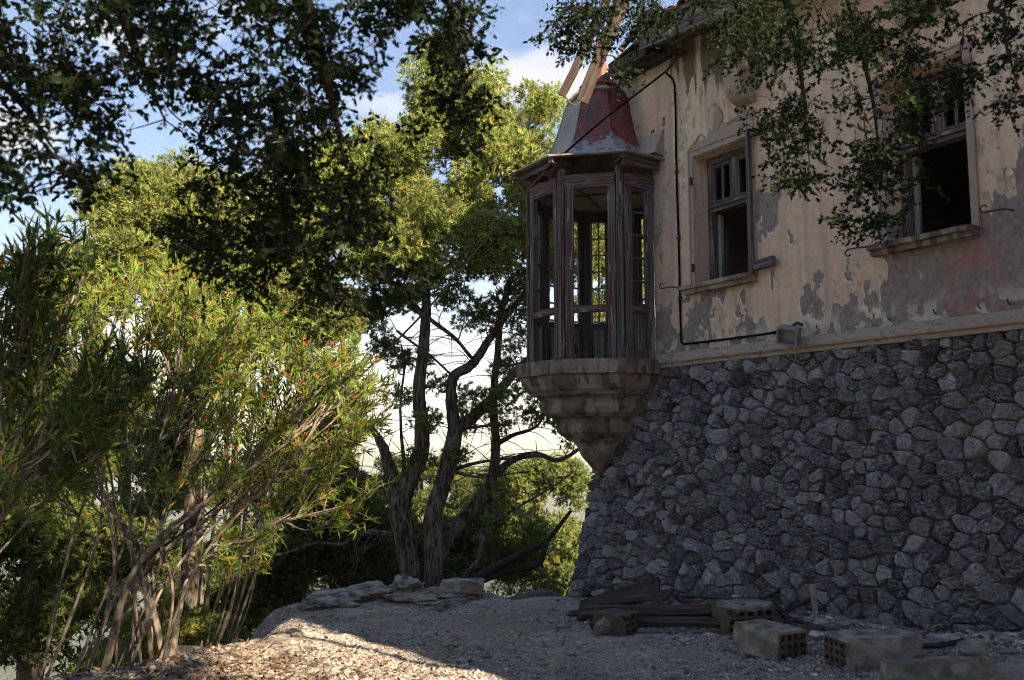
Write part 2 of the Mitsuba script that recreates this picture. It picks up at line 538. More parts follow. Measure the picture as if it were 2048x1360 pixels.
def ground_z(x, y):
    x, y = np.asarray(x, float), np.asarray(y, float)
    d = signed(x, y)
    yy = np.clip(y, 2, 13)
    z = -0.078 * (np.clip(yy, 2, 10.8) - 7) * sst(2, 7, yy + 2) + 0.075 * np.clip(x - 0.9, 0, 4)
    wn = (x - R0[0]) * NX[0] + (y - R0[1]) * NX[1]
    wu = (x - R0[0]) * UX[0] + (y - R0[1]) * UX[1]
    z = z + 0.16 * np.exp(-(np.clip(wn - 0.42, 0, 9) / 0.5) ** 2) * sst(-0.9, 0.5, wu) * sst(3.8, 1.6, wu)   # rubble banked against the wall
    p = np.stack([x, y, 0 * x], -1)
    z = z + 0.05 * (meshkit.noise(p * 1.3, 3) - 0.5) + 0.025 * (meshkit.noise(p * 4.1, 4) - 0.5)
    z = z + 0.05 * np.exp(-np.clip(-d, 0, 9) / 0.3) * (meshkit.noise(p * 2.6, 8) - 0.2)
    o = np.clip(d, 0, None)
    left = sst(-1.6, -3.0, x) * sst(10.5, 7.5, y)
    drop = (0.9 - 0.55 * left) * sst(0, 0.9 + 0.6 * left, o) + 0.36 * np.minimum(o, 420) * sst(0.0, 6, o)
    z = z - drop + 0.35 * sst(1, 5, o) * (meshkit.noise(p * 0.35, 5) - 0.5)
    far = sst(300, 900, o)
    hills = 90 * (sum(0.5 ** k * meshkit.noise(p * 0.00055 * 2 ** k + 7.7, 20 + k) for k in range(4)) - 0.80)
    ridge = 420 * sst(4500, 11000, o) * (0.35 + 0.65 * meshkit.noise(p * 0.0004 + 3.1, 30) ) + 60 * sst(3000, 9000, o) * (meshkit.noise(p * 0.0016, 31) - 0.5)
    return z + far * hills + ridge


NA, NR = 300, 230
rr = np.concatenate([np.linspace(0.02, 7.0, 120), np.geomspace(7.1, 12500, NR - 120)])
aa = np.linspace(0, 2 * np.pi, NA, endpoint=False)
gx, gy = 0.3 + rr[:, None] * np.cos(aa), 8.8 + rr[:, None] * np.sin(aa)
gv = np.stack([gx, gy, ground_z(gx, gy)], -1).reshape(-1, 3)
i, j = np.meshgrid(np.arange(NR - 1), np.arange(NA), indexing='ij')
gf = np.stack([i * NA + j, (i + 1) * NA + j, (i + 1) * NA + (j + 1) % NA, i * NA + (j + 1) % NA], -1).reshape(-1, 4)
struct('ground', (gv, gf), 'earth', smooth=True)
def on_ground(px, py, dz=0.0):
    """the point of the ground seen at this place of the photograph."""
    d = 7.0
    for _ in range(25):
        p = at(px, py, d)
        g = float(ground_z(np.array([p[0]]), np.array([p[1]]))[0])
        x, z = (px - 1024) / FPX, (680 - py) / FPX
        r = np.array([x, CP - z * SP, SP + z * CP])
        d = 0.5 * d + 0.5 * (g - 1.6) / r[2] * r[1]
    p = at(px, py, d)
    return p + np.array([0, 0, dz])


# ------------------------------------------------------------------ the house
H = thing('villa', 'derelict villa of peeling ochre plaster on a rubble stone base with a wooden oriel', 'house')


def wmesh(m):
    v, f = vf(m)
    return wl(v), f[:, ::-1]


def wallpoly(poly, n0, n1):
    """a wall outline in (u, z) given the thickness from n0 to n1."""
    m = trimesh.creation.extrude_polygon(poly, n1 - n0, engine='earcut')
    v = np.array(m.vertices)
    return wl(np.stack([v[:, 0], v[:, 2] + n0, v[:, 1]], -1)), np.array(m.faces)


W1, W2, W3 = (0.735, 1.60, 3.385, 4.895), (3.27, 4.07, 3.385, 4.905), (6.2, 7.0, 3.385, 4.9)
facade = Polygon([(0.0, 2.56), (10.0, 2.56), (10.0, 6.5), (-0.80, 6.5), (-0.80, 5.12), (0.0, 5.12)])
for a in (W1, W2, W3):
    facade = facade.difference(sbox(a[0], a[2], a[1], a[3]))
for (px, pz, w_, h_) in ((-0.02, 5.28, 0.07, 0.16), (0.2, 5.42, 0.045, 0.12)):          # two putlog holes above the oriel
    facade = facade.difference(sbox(px, pz, px + w_, pz + h_))
part(H, 'facade', wallpoly(facade, -0.32, 0.0), 'plaster')


def sidewall(poly, u0, u1):
    m = trimesh.creation.extrude_polygon(poly, u1 - u0, engine='earcut')
    v = np.array(m.vertices)
    return wl(np.stack([v[:, 2] + u0, v[:, 0], v[:, 1]], -1)), np.array(m.faces)


part(H, 'side_wall', sidewall(Polygon([(-0.33, 5.12), (-0.33, 6.5), (-2.3, 6.5), (-2.3, -3.5), (-0.8, -3.5), (-0.8, 5.12)]), -0.80, -0.5), 'plaster')
part(H, 'side_wall', sidewall(Polygon([(-0.33, -3.5), (-0.33, 6.5), (-2.3, 6.5), (-2.3, -3.5)]), 9.7, 10.0), 'plaster')
part(H, 'rear_wall', wallpoly(sbox(-0.8, -3.5, 10.0, 6.5), -2.55, -2.303), 'plaster')


def lbox(u0, u1, n0, n1, z0, z1):
    v, f = vf(trimesh.creation.box(bounds=[[u0, n0, z0], [u1, n1, z1]]))
    return wl(v), f[:, ::-1]


part(H, 'floor', lbox(-0.49, 9.69, -2.298, -0.325, 2.2, 2.4), 'room_plaster')
part(H, 'ceiling', lbox(-0.49, 9.69, -2.298, -0.325, 6.05, 6.2), 'room_plaster')
part(H, 'partition', lbox(2.35, 2.47, -2.29, -0.33, 2.41, 6.04), 'room_plaster')
part(H, 'partition', lbox(2.475, 9.69, -2.295, -2.25, 2.405, 6.045), 'room_plaster')
# the forward wing, unseen, added to cast the shadow edge on the gravel
part(H, 'added_wing', lbox(8.3, 16.0, 0.003, 1.22, -3.5, 7.0), 'plaster')
part(H, 'added_wing_roof', wmesh((np.array([(8.1, 1.37, 6.9), (16.3, 1.37, 6.9), (16.3, -2.9, 7.05), (8.1, -2.9, 7.05), (9.5, -0.8, 8.3), (16.3, -0.8, 8.3)], float), np.array([[0, 1, 5], [0, 5, 4], [2, 3, 4], [2, 4, 5], [3, 0, 4], [1, 2, 5]]))), 'tile_clay')

# ---- battered base: mortar core and the stones
ZT, ZB, BAT = 2.5, -0.75, 0.47


def base_front(u, t, h):
    """the battered face: u along, t from the ledge (0) to below ground (1), h out of the surface."""
    z = ZT + (ZB - ZT) * t
    n = BAT * t ** 1.08 + h * 0.985
    uu = u - BAT * t ** 1.08 * (1 - np.clip((u + 0.84) / 2.5, 0, 1))
    return np.stack([uu, n, z + 0.15 * h], -1)


def base_side(v, t, h):
    z = ZT + (ZB - ZT) * t
    return np.stack([-0.84 - BAT * t ** 1.08 - h, -v + BAT * t ** 1.08 * (1 - np.clip(v / 2.5, 0, 1)), z + 0.15 * h], -1)


def grid(fn, a0, a1, na, nt, seed):
    A, B = np.meshgrid(np.linspace(a0, a1, na), np.linspace(0, 1, nt), indexing='ij')
    hh = -0.017 + 0.03 * (meshkit.noise(np.stack([A * 7, B * 22, 0 * A], -1), seed) - 0.5)
    v = wl(fn(A, B, hh).reshape(-1, 3))
    i, j = np.meshgrid(np.arange(na - 1), np.arange(nt - 1), indexing='ij')
    return v, np.stack([i * nt + j, i * nt + j + 1, (i + 1) * nt + j + 1, (i + 1) * nt + j], -1).reshape(-1, 4)


part(H, 'stone_base', join([grid(base_front, -0.84, 10, 120, 40, 1), grid(base_side, 0.0, 2.4, 26, 30, 2)]), 'mortar', smooth=True)
part(H, 'base_core', lbox(-0.495, 9.695, -2.298, -0.325, -3.5, 2.19), 'mortar')


def voronoi_stones(a0, a1, b0, b1, rng, target):
    """irregular cells over a rectangle: Poisson-like points of mixed spacing."""
    pts = []
    tree_r = []
    for k in range(18000):
        p = np.array([rng.uniform(a0, a1), rng.uniform(b0, b1)])
        r = target * rng.choice([0.5, 0.8, 1.05, 1.5], p=[0.2, 0.34, 0.28, 0.18])
        if pts:
            d = np.hypot((np.array(pts) - p)[:, 0] * 0.86, (np.array(pts) - p)[:, 1] * 1.1)
            if np.any(d < 0.5 * (r + np.array(tree_r))):
                continue
        pts.append(p)
        tree_r.append(r)
    pts = np.array(pts)
    mir = [pts]
    for ax, lim in ((0, a0), (0, a1), (1, b0), (1, b1)):
        q = pts.copy()
        q[:, ax] = 2 * lim - q[:, ax]
        mir.append(q)
    vor = Voronoi(np.vstack(mir) * [0.86, 1.1])
    out = []
    for k in range(len(pts)):
        poly = Polygon(vor.vertices[vor.regions[vor.point_region[k]]] / [0.86, 1.1])
        poly = poly.intersection(sbox(a0, b0, a1, b1)).buffer(-0.005)
        if poly.is_empty or poly.area < 0.0012 or poly.geom_type != 'Polygon':
            continue
        out.append(poly)
    return out


STONE_RNG = np.random.default_rng(11)
SL = 3.27                                        # length of the batter from ledge to its foot


def stone_mesh(poly, fn, rng, tint):
    """one rubble stone: rings from its ragged outline to a rough, proud face."""
    n = 18
    size = math.sqrt(poly.area)
    ring = np.array([poly.exterior.interpolate(k / n, normalized=True).coords[0] for k in range(n)])
    c = np.array(poly.centroid.coords[0])
    so = rng.uniform(0, 50)
    ring = c + (ring - c) * (1 - 0.30 * meshkit.noise(np.stack([ring[:, 0] * 17, ring[:, 1] * 17, so + 0 * ring[:, 0]], -1), 3)[:, None] * rng.uniform(0.3, 1.0) + 0.05)
    proud = rng.uniform(0.24, 0.52) * min(size, 0.2)
    tilt = rng.normal(size=2) * 0.28
    rows, hs = [], []
    for k, (s, h) in enumerate(((1.0, -0.05), (1.0, proud * 0.42), (0.945, proud * 0.82), (0.72, proud * 0.97), (0.36, proud))):
        q = c + (ring - c) * s
        if k:
            q = q + rng.normal(size=q.shape) * 0.03 * size
        rows.append(q)
        hs.append(np.full(n, h))
    rows.append(c[None] + rng.normal(size=(1, 2)) * 0.01)
    hs.append(np.array([proud]))
    q, h = np.vstack(rows), np.concatenate(hs)
    up = h > 0
    q3 = np.stack([q[:, 0] * 15, q[:, 1] * 15, np.full(len(q), so)], -1)
    lump = (meshkit.noise(q3, 5) - 0.5) * 0.55 + (meshkit.noise(q3 * 2.6, 6) - 0.5) * 0.45
    h = h + up * (np.clip((q - c) @ tilt, -0.05, 0.05) + size * 0.42 * lump + rng.normal(size=len(h)) * 0.018 * size)
    v = wl(fn(q[:, 0], np.clip(q[:, 1] / SL, 0, 1), h))
    f = []
    for r in range(4):
        for k in range(n):
            a, b, c2, d = r * n + k, r * n + (k + 1) % n, (r + 1) * n + (k + 1) % n, (r + 1) * n + k
            f += [[a, b, c2], [a, c2, d]]
    f += [[4 * n + k, 4 * n + (k + 1) % n, 5 * n] for k in range(n)]
    col = np.clip(np.tile(tint, (len(v), 1)) * rng.uniform(0.85, 1.15, (len(v), 1)), 0, 1)
    return (v, np.array(f)), col


def stone_tint(rng):
    g = rng.choice([0.14, 0.22, 0.36, 0.085], p=[0.32, 0.34, 0.22, 0.12]) * rng.uniform(0.8, 1.2)
    return np.array([g * rng.uniform(0.95, 1.05), g, g * rng.uniform(1.03, 1.14)])


cells = [(p, base_front) for p in voronoi_stones(-0.86, 5.6, 0.0, SL, STONE_RNG, 0.15)] + [(p, base_side) for p in voronoi_stones(-0.02, 1.4, 0.0, SL, STONE_RNG, 0.21)]
made = []
for poly, fn in cells:
    mesh, col = stone_mesh(poly, fn, STONE_RNG, stone_tint(STONE_RNG))
    c = mesh[0][-1]
    dist = np.linalg.norm(c - EYE)
    seen = fn is base_front and c[2] > ground_z(c[0], c[1]) - 0.05 and c[0] / c[1] < 0.6
    made.append((poly.area / dist ** 2 * (1 if seen else 0.01), mesh, col))
made.sort(key=lambda x: -x[0])
for _, mesh, col in made[:300]:
    part(f'{H}__stone_base', 'stone', mesh, 'rubble', color=col, smooth=False)
rest = made[300:]
part(f'{H}__stone_base', 'small_stones', join([m for _, m, _ in rest]), 'rubble', color=np.vstack([c for _, _, c in rest]), kind='stuff')


# ---- string course between stone and plaster
def sweep_u(prof, u0, u1, n=2):
    """a moulding profile (n, z) carried along the facade."""
    prof = np.asarray(prof, float)
    us = np.linspace(u0, u1, n)
    v = np.stack([np.repeat(us, len(prof)), np.tile(prof[:, 0], n), np.tile(prof[:, 1], n)], -1)
    v[:, 1:] += 0.004 * (meshkit.noise(v * [6, 9, 30], 7) - 0.5)[:, None]
    k = len(prof)
    i, j = np.meshgrid(np.arange(n - 1), np.arange(k), indexing='ij')
    f = np.stack([i * k + j, (i + 1) * k + j, (i + 1) * k + (j + 1) % k, i * k + (j + 1) % k], -1).reshape(-1, 4)
    caps = np.array([[0, a, a + 1] for a in range(1, k - 1)])
    f = np.vstack([f[:, [0, 1, 2]], f[:, [0, 2, 3]], caps[:, ::-1], caps + (n - 1) * k])
    return wl(v), f


ledge = [(-0.05, 2.50), (0.06, 2.50), (0.065, 2.535), (0.095, 2.55), (0.10, 2.575), (0.085, 2.60), (0.06, 2.615), (0.05, 2.64), (0.015, 2.665), (-0.05, 2.67)]
ledge_key = part(H, 'string_course', sweep_u(ledge, 0.06, 0.34, 8), 'plaster_trim')
part(H, 'string_course', sweep_u([(n * 0.55, z) for n, z in ledge], 0.34, 0.66, 12), 'plaster_trim', label='broken stretch of moulded ledge')
part(H, 'string_course', sweep_u(ledge, 0.66, 10.0, 160), 'plaster_trim')


# ---- windows
def window(key, a, shutter):
    u0, u1, z0, z1 = a
    W = numbered(f'{H}__window')
    L = lambda *p: wl(p)
    # moulded surround, a band a little proud of the wall
    outer = sbox(u0 - 0.075, z0, u1 + 0.075, z1 + 0.085).difference(sbox(u0 - 0.004, z0 - 0.1, u1 + 0.004, z1 + 0.004))
    part(W, 'surround', wallpoly(outer, 0.001, 0.018), 'plaster_trim')
    lip = sbox(u0 - 0.075, z0, u1 + 0.075, z1 + 0.085).difference(sbox(u0 - 0.058, z0 - 0.1, u1 + 0.058, z1 + 0.068))
    part(W, 'surround', wallpoly(lip, 0.0185, 0.03), 'plaster_trim')
    # sill
    part(W, 'sill', sweep_u([(-0.2, 3.30), (0.10, 3.30), (0.105, 3.34), (0.15, 3.35), (0.155, 3.392), (0.0, 3.40), (-0.2, 3.402)], u0 - 0.13, u1 + 0.06, 10), 'old_concrete')
    nf = -0.235
    fr = []
    for u in (u0 + 0.035, u1 - 0.035):
        fr.append(beam(L(u, nf, z0 + 0.02), L(u, nf, z1), 0.07, 0.09, UX))
    fr.append(beam(L(u0 + 0.07, nf, z1 - 0.04), L(u1 - 0.07, nf, z1 - 0.04), 0.09, 0.08))
    tpart(W, 'frame', joinuv(fr))
    zt = z0 + 0.905
    tpart(W, 'transom', joinuv([beam(L(u0 + 0.07, nf + 0.01, zt), L(u1 - 0.07, nf + 0.01, zt), 0.11, 0.085), beam(L(u0 + 0.07, nf + 0.075, zt + 0.02), L(u1 - 0.07, nf + 0.075, zt + 0.02), 0.03, 0.03)]))
    um = (u0 + u1) / 2
    tpart(W, 'mullion', beam(L(um, nf + 0.005, zt + 0.045), L(um, nf + 0.005, z1 - 0.08), 0.055, 0.09, UX))
    for s0, s1 in ((u0 + 0.072, um - 0.03), (um + 0.03, u1 - 0.072)):
        b = [beam(L(s, nf + 0.015, zt + 0.05), L(s, nf + 0.015, z1 - 0.085), 0.04, 0.045, UX) for s in (s0 + 0.022, s1 - 0.022)]
        b += [beam(L(s0 + 0.045, nf + 0.015, zz), L(s1 - 0.045, nf + 0.015, zz), 0.045, 0.042) for zz in (zt + 0.072, z1 - 0.107)]
        b.append(beam(L((s0 + s1) / 2, nf + 0.015, zt + 0.095), L((s0 + s1) / 2, nf + 0.015, z1 - 0.13), 0.024, 0.035, UX))
        tpart(W, 'sash', joinuv(b))
    # the left casement stands open into the room
    c = [beam(L(u0 + 0.10, nf - 0.06, z0 + 0.03), L(u0 + 0.10, nf - 0.06, zt - 0.06), 0.05, 0.05, UX), beam(L(u0 - 0.13, nf - 0.36, z0 + 0.03), L(u0 - 0.13, nf - 0.36, zt - 0.06), 0.05, 0.05, UX)]
    c += [beam(L(u0 + 0.10, nf - 0.085, zz), L(u0 - 0.11, nf - 0.335, zz), 0.045, 0.05) for zz in (z0 + 0.07, zt - 0.1)]
    tpart(W, 'casement', joinuv(c), 'pale_wood')
    if shutter:
        s = [beam(L(u1 + 0.045, 0.055, z0 - 0.02), L(u1 + 0.045, 0.055, z1 + 0.02), 0.065, 0.045, UX, seed=4), beam(L(u1 + 0.08, 0.055, z0 + 0.075), L(u1 + 0.37, 0.075, z0 + 0.085), 0.045, 0.10, seed=5),
             beam(L(u1 + 0.08, 0.055, z1 - 0.01), L(u1 + 0.42, 0.06, z1 + 0.0), 0.04, 0.06, seed=6)]
        tpart(W, 'shutter', joinuv(s), label='remains of an open shutter, only its stile and rail ends left')
    for zz in (z0 + 0.17, z1 - 0.33):
        part(W, 'hinge', wmesh(trimesh.creation.box(bounds=[[u0 - 0.03, 0.03, zz], [u0 + 0.0, 0.055, zz + 0.09]])), 'iron')


window('a', W1, True)
window('b', W2, False)
window('c', W3, False)


def hook(u, z, up):
    """an iron shutter stay: a spike out of the wall with a curled end."""
    s = 1 if up else -1
    pts = [(u + 0.16, 0.0, z), (u + 0.14, 0.10, z), (u + 0.04, 0.13, z)] + [(u - 0.005 - 0.03 * math.sin(k), 0.13, z + s * 0.03 * (1 - math.cos(k))) for k in np.linspace(0.1, 4.2, 9)]
    part(H, 'shutter_hook', tube(wl(smooth_line(pts, 24)), 0.008, 6), 'iron', smooth=60)


hook(0.28, 3.42, True)
hook(2.93, 3.40, False)
hook(4.26, 3.46, True)
for u in (2.45, 3.25, 3.7, 4.1, 4.35):
    part(H, 'wall_peg', tube(wl([(u, 0.0, 2.71), (u + 0.01, 0.05, 2.72), (u + 0.012, 0.055, 2.75)]), 0.006, 5), 'iron')


# ---- rounded console brackets on the wall
def bracket(u0, u1, z0, z1, d):
    a = np.linspace(0, np.pi / 2, 9)
    prof = [(0.0, z1), (d, z1)] + [(d * math.cos(x) ** 0.8 if x < 1.57 else 0.0, z0 + (z1 - z0) * 0.75 * (1 - math.sin(x))) for x in a]
    prof = np.array([(max(n, -0.01), z) for n, z in prof])
    return sweep_u(prof, u0, u1, 6)


part(H, 'console_bracket', bracket(1.5, 1.72, 5.24, 5.62, 0.26), 'plaster_trim', smooth=35)
part(H, 'console_bracket', bracket(3.55, 3.80, 5.3, 5.66, 0.26), 'plaster_trim', smooth=35)
# ---- broken stucco scrolls over the first window
rel = []
for pts, r in (([(0.62, 4.98), (0.76, 5.06), (0.86, 5.13), (0.93, 5.08)], 0.014), ([(1.13, 5.10), (1.2, 5.2), (1.19, 5.3), (1.12, 5.38), (1.10, 5.42)], 0.02), ([(1.3, 5.12), (1.4, 5.15), (1.5, 5.12), (1.56, 5.17), (1.5, 5.22), (1.45, 5.17)], 0.018)):
    q = smooth_line([(u, 0.004, z) for u, z in pts], 26)
    rel.append(tube(wl(q), r * (1 + 0.3 * np.sin(np.linspace(0, 6, 26))), 8, rough=0.25, seed=3))
slab = Polygon([(0.66, 4.985), (1.68, 4.985), (1.66, 5.17), (1.5, 5.2), (1.36, 5.13), (1.22, 5.17), (1.17, 5.33), (1.1, 5.34), (1.06, 5.13), (0.93, 5.05), (0.78, 5.07)])
rel.append(wallpoly(slab, 0.001, 0.008))
part(H, 'stucco_relief', join(rel), 'plaster_trim', label='broken stucco scroll ornament over the window')

# ---- eaves and roof
ROOF = f'{H}__roof'


def slanted(u0, u1, n0, z0a, z0b, n1, z1a, z1b, th):
    """a board between two lines along the facade (start height a at u0, b at u1)."""
    v = np.array([(u0, n0, z0a), (u1, n0, z0b), (u1, n1, z1b), (u0, n1, z1a)], float)
    nrm = np.cross(v[1] - v[0], v[3] - v[0])
    nrm /= np.linalg.norm(nrm)
    v = np.vstack([v, v + nrm * th])
    f = np.array([[0, 1, 2, 3], [7, 6, 5, 4], [0, 4, 5, 1], [1, 5, 6, 2], [2, 6, 7, 3], [3, 7, 4, 0]])
    return wl(v), f


def zsag(u):
    return 6.20 - 0.11 * (u - 0.42)              # the rotten eave sags towards the camera


def fb(u0, u1, n, dz0, h, th, seed):
    return beam(wl((u0, n, zsag(u0) + dz0)), wl((u1, n, zsag(u1) + dz0)), th, h, wob=0.004, seed=seed)


tpart(ROOF, 'fascia_board', fb(0.42, 1.62, 0.50, 0.06, 0.13, 0.03, 1))
tpart(ROOF, 'fascia_board', fb(1.65, 3.6, 0.50, 0.05, 0.13, 0.03, 2))
tpart(ROOF, 'fascia_board', fb(0.36, 1.5, 0.475, 0.175, 0.11, 0.03, 3))
tpart(ROOF, 'fascia_board', fb(1.53, 3.4, 0.475, 0.18, 0.11, 0.03, 4))
tpart(ROOF, 'fascia_board', fb(0.75, 2.1, 0.46, 0.33, 0.07, 0.03, 5))
for k, n in enumerate((0.08, 0.21, 0.34, 0.45)):
    u0 = (0.12, 0.2, 0.33, 0.42)[k]
    b = beam(wl((u0, n, zsag(u0) + 0.10 - 0.10 * (n - 0.45))), wl((4.6, n, 6.0 - 0.10 * (n - 0.45))), 0.125, 0.02, seed=20 + k, wob=0.003)
    tpart(ROOF, 'soffit_board', b)
for u in (0.05, -0.35, 0.75, 1.6, 2.6):
    tpart(ROOF, 'rafter', beam(wl((u, 0.44 if u > 0.5 else 0.22, 6.27)), wl((u, -1.2, 7.18)), 0.08, 0.12, wob=0.003, seed=int(50 + u * 10)))
for k, n in enumerate((0.02, 0.13, 0.24)):
    b = beam(wl((-0.50 + 0.06 * k, n, 6.235 + 0.004 * k)), wl((0.40, n, 6.235 + 0.004 * k)), 0.105, 0.02, seed=40 + k, wob=0.004)
    tpart(ROOF, 'soffit_board', b, 'dark_shaded_wood')
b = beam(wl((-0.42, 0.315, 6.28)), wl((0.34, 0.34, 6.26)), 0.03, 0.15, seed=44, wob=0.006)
tpart(ROOF, 'fascia_board', b, 'dark_shaded_wood', label='short dark broken fascia over the oriel')
part(ROOF, 'roof_deck', wmesh((np.array([(-0.45, 0.32, 6.375), (0.248, 0.45, 6.375), (0.248, -0.06, 6.66), (-0.45, -0.06, 6.66), (-0.45, 0.32, 6.355), (0.248, 0.45, 6.355), (0.248, -0.06, 6.64), (-0.45, -0.06, 6.64)], float), np.array([[0, 1, 2, 3], [7, 6, 5, 4], [0, 4, 5, 1], [2, 6, 7, 3]]))), 'tile_clay')
for u0, u1, n0, zz in ((0.25, 10.4, 0.48, 6.36),):
    part(ROOF, 'roof_deck', join([slanted(u0, u1, n0, zz, zz - 0.02, -1.15, 7.3, 7.3, 0.05), slanted(-0.9, u0 - 0.002, -0.06, 6.64, 6.62, -1.15, 7.3, 7.3, 0.05), slanted(-0.9, u1, -2.9, 6.35, 6.35, -1.153, 7.29, 7.29, 0.05)]), 'tile_clay')
gable = Polygon([(-0.10, 6.45), (-1.15, 7.26), (-2.5, 6.45)])
part(H, 'gable', sidewall(gable, -0.78, -0.52), 'plaster')
part(H, 'gable', sidewall(gable, 9.72, 9.98), 'plaster')
a = np.linspace(0, np.pi, 7)
tile_prof = np.vstack([np.stack([np.cos(a) * 0.085, np.sin(a) * 0.07], 1), np.stack([np.cos(a[::-1]) * 0.072, np.sin(a[::-1]) * 0.058], 1)])
k = len(tile_prof)
TR = np.random.default_rng(5)
slope = np.array([0, -1.63, 0.94]) / math.hypot(1.63, 0.94)
rows = []
for rowi in range(3):
    for u in np.arange(0.34, 4.4, 0.205):
        s0 = np.array([u + TR.normal() * 0.012, 0.5, 6.40]) + slope * (rowi * 0.36 + TR.normal() * 0.012)
        s1 = s0 + slope * 0.42 + np.array([TR.normal() * 0.015, 0, 0])
        nrm = np.array([0, 0.94, 1.63]) / math.hypot(1.63, 0.94)
        v = np.vstack([p + tile_prof[:, :1] * np.array([1, 0, 0]) * s + (tile_prof[:, 1:] * s + o) * nrm for p, s, o in ((s0, 1.0, 0.03), (s1, 0.86, 0.005))])
        f = np.array([[q, (q + 1) % k, (q + 1) % k + k, q + k] for q in range(k)])
        capf = [[0, k - 1, k - 2, 1], [1, k - 2, k - 3, 2], [2, k - 3, k - 4, 3], [3, k - 4, k - 5, 4], [4, k - 5, k - 6, 5], [5, k - 6, k - 7, 6]]
        part(ROOF, 'tile', (wl(v), np.vstack([f, capf])), 'tile_clay')

# ---- the oriel: a seven sided wooden turret on a stepped corbel
BW = f'{H}__oriel'
CU, CN, SIDE = -0.85, 0.17, 0.70
CR = SIDE / (2 * math.sin(math.pi / 8))
ang8 = np.radians(22.5 + 45 * np.arange(8))      # 0:A' (u+), going from +u towards +n


def octa(r, z, c=(CU, CN)):
    return np.stack([c[0] + r * np.cos(ang8), c[1] + r * np.sin(ang8), np.full(8, z)], -1)


OV = octa(CR, 0)
vA, vB, vC, vD, vE, vF, vG, vH = (OV[k, :2] for k in range(8))
Z0, Z1, ZM = 2.60, 4.86, 3.20


def rings(profile, cap=True, sub=1):
    """eight sided solid through (circumradius, z) rings."""
    v = np.vstack([octa(r, z) for r, z in profile])
    n = len(profile)
    f = [[a * 8 + b, a * 8 + (b + 1) % 8, (a + 1) * 8 + (b + 1) % 8, (a + 1) * 8 + b] for a in range(n - 1) for b in range(8)]
    f = vf((v, np.array(f)))[1]
    if cap:
        c = np.array([[0, b, b + 1] for b in range(1, 7)])
        f = np.vstack([f, c[:, ::-1], c + (n - 1) * 8])
    return wl(v), f[:, ::-1]


def worn(mesh, amp, seed, edge=0.06):
    m = trimesh.Trimesh(*mesh, process=False)
    v, f = trimesh.remesh.subdivide_to_size(m.vertices, m.faces, edge)
    m = trimesh.Trimesh(v, f)
    m.merge_vertices()
    v = np.array(m.vertices)
    n = np.array(m.vertex_normals)
    d = (meshkit.noise(v * 6, seed) - 0.5) * 0.8 + (meshkit.noise(v * 19, seed + 1) - 0.5) * 0.7
    chip = np.clip(meshkit.noise(v * 9, seed + 3) - 0.68, 0, 1) * 2.2
    return v + n * (amp * (d - chip))[:, None], np.array(m.faces)


SK = 1.06
part(BW, 'corbel_slab', worn(rings([(1.08, 2.425), (1.09, 2.43), (1.09, 2.588), (1.08, 2.598)]), 0.010, 1), 'old_concrete')
tiers = [[(0.80, 2.17), (0.90, 2.20), (0.98, 2.26), (1.02, 2.33), (1.04, 2.40), (1.045, 2.426)],
         [(0.62, 1.93), (0.70, 1.945), (0.775, 1.99), (0.80, 2.05), (0.785, 2.10), (0.80, 2.14), (0.845, 2.172)],
         [(0.42, 1.68), (0.50, 1.70), (0.575, 1.75), (0.60, 1.81), (0.585, 1.86), (0.60, 1.90), (0.645, 1.934)],
         [(0.10, 1.28), (0.17, 1.34), (0.27, 1.46), (0.32, 1.56), (0.36, 1.62), (0.45, 1.684)]]
for k, t in enumerate(tiers):
    part(BW, 'corbel_tier', worn(rings([(r, z) for r, z in t]), 0.016, 20 + k, 0.07), 'old_concrete', smooth=50)

WZ = lambda p, z, d=0.0: wl((p[0] + (p[0] - CU) / CR * d, p[1] + (p[1] - CN) / CR * d, z))
for k, p in enumerate((vA, vB, vC, vD, vE, vF)):
    pw = 0.05 if k == 4 else 0.085
    rad = np.append((p - np.array([CU, CN])) / CR, 0) @ LW
    tpart(BW, 'post', beam(WZ(p, Z0, -0.03), WZ(p, Z1 + 0.06, -0.03), pw, pw + 0.015, rad, wob=0.002, seed=60 + k))
    tpart(BW, 'post', beam(WZ(p, Z0 + 0.01, 0.032), WZ(p, Z1, 0.032), 0.045, 0.03, rad, seed=80 + k))


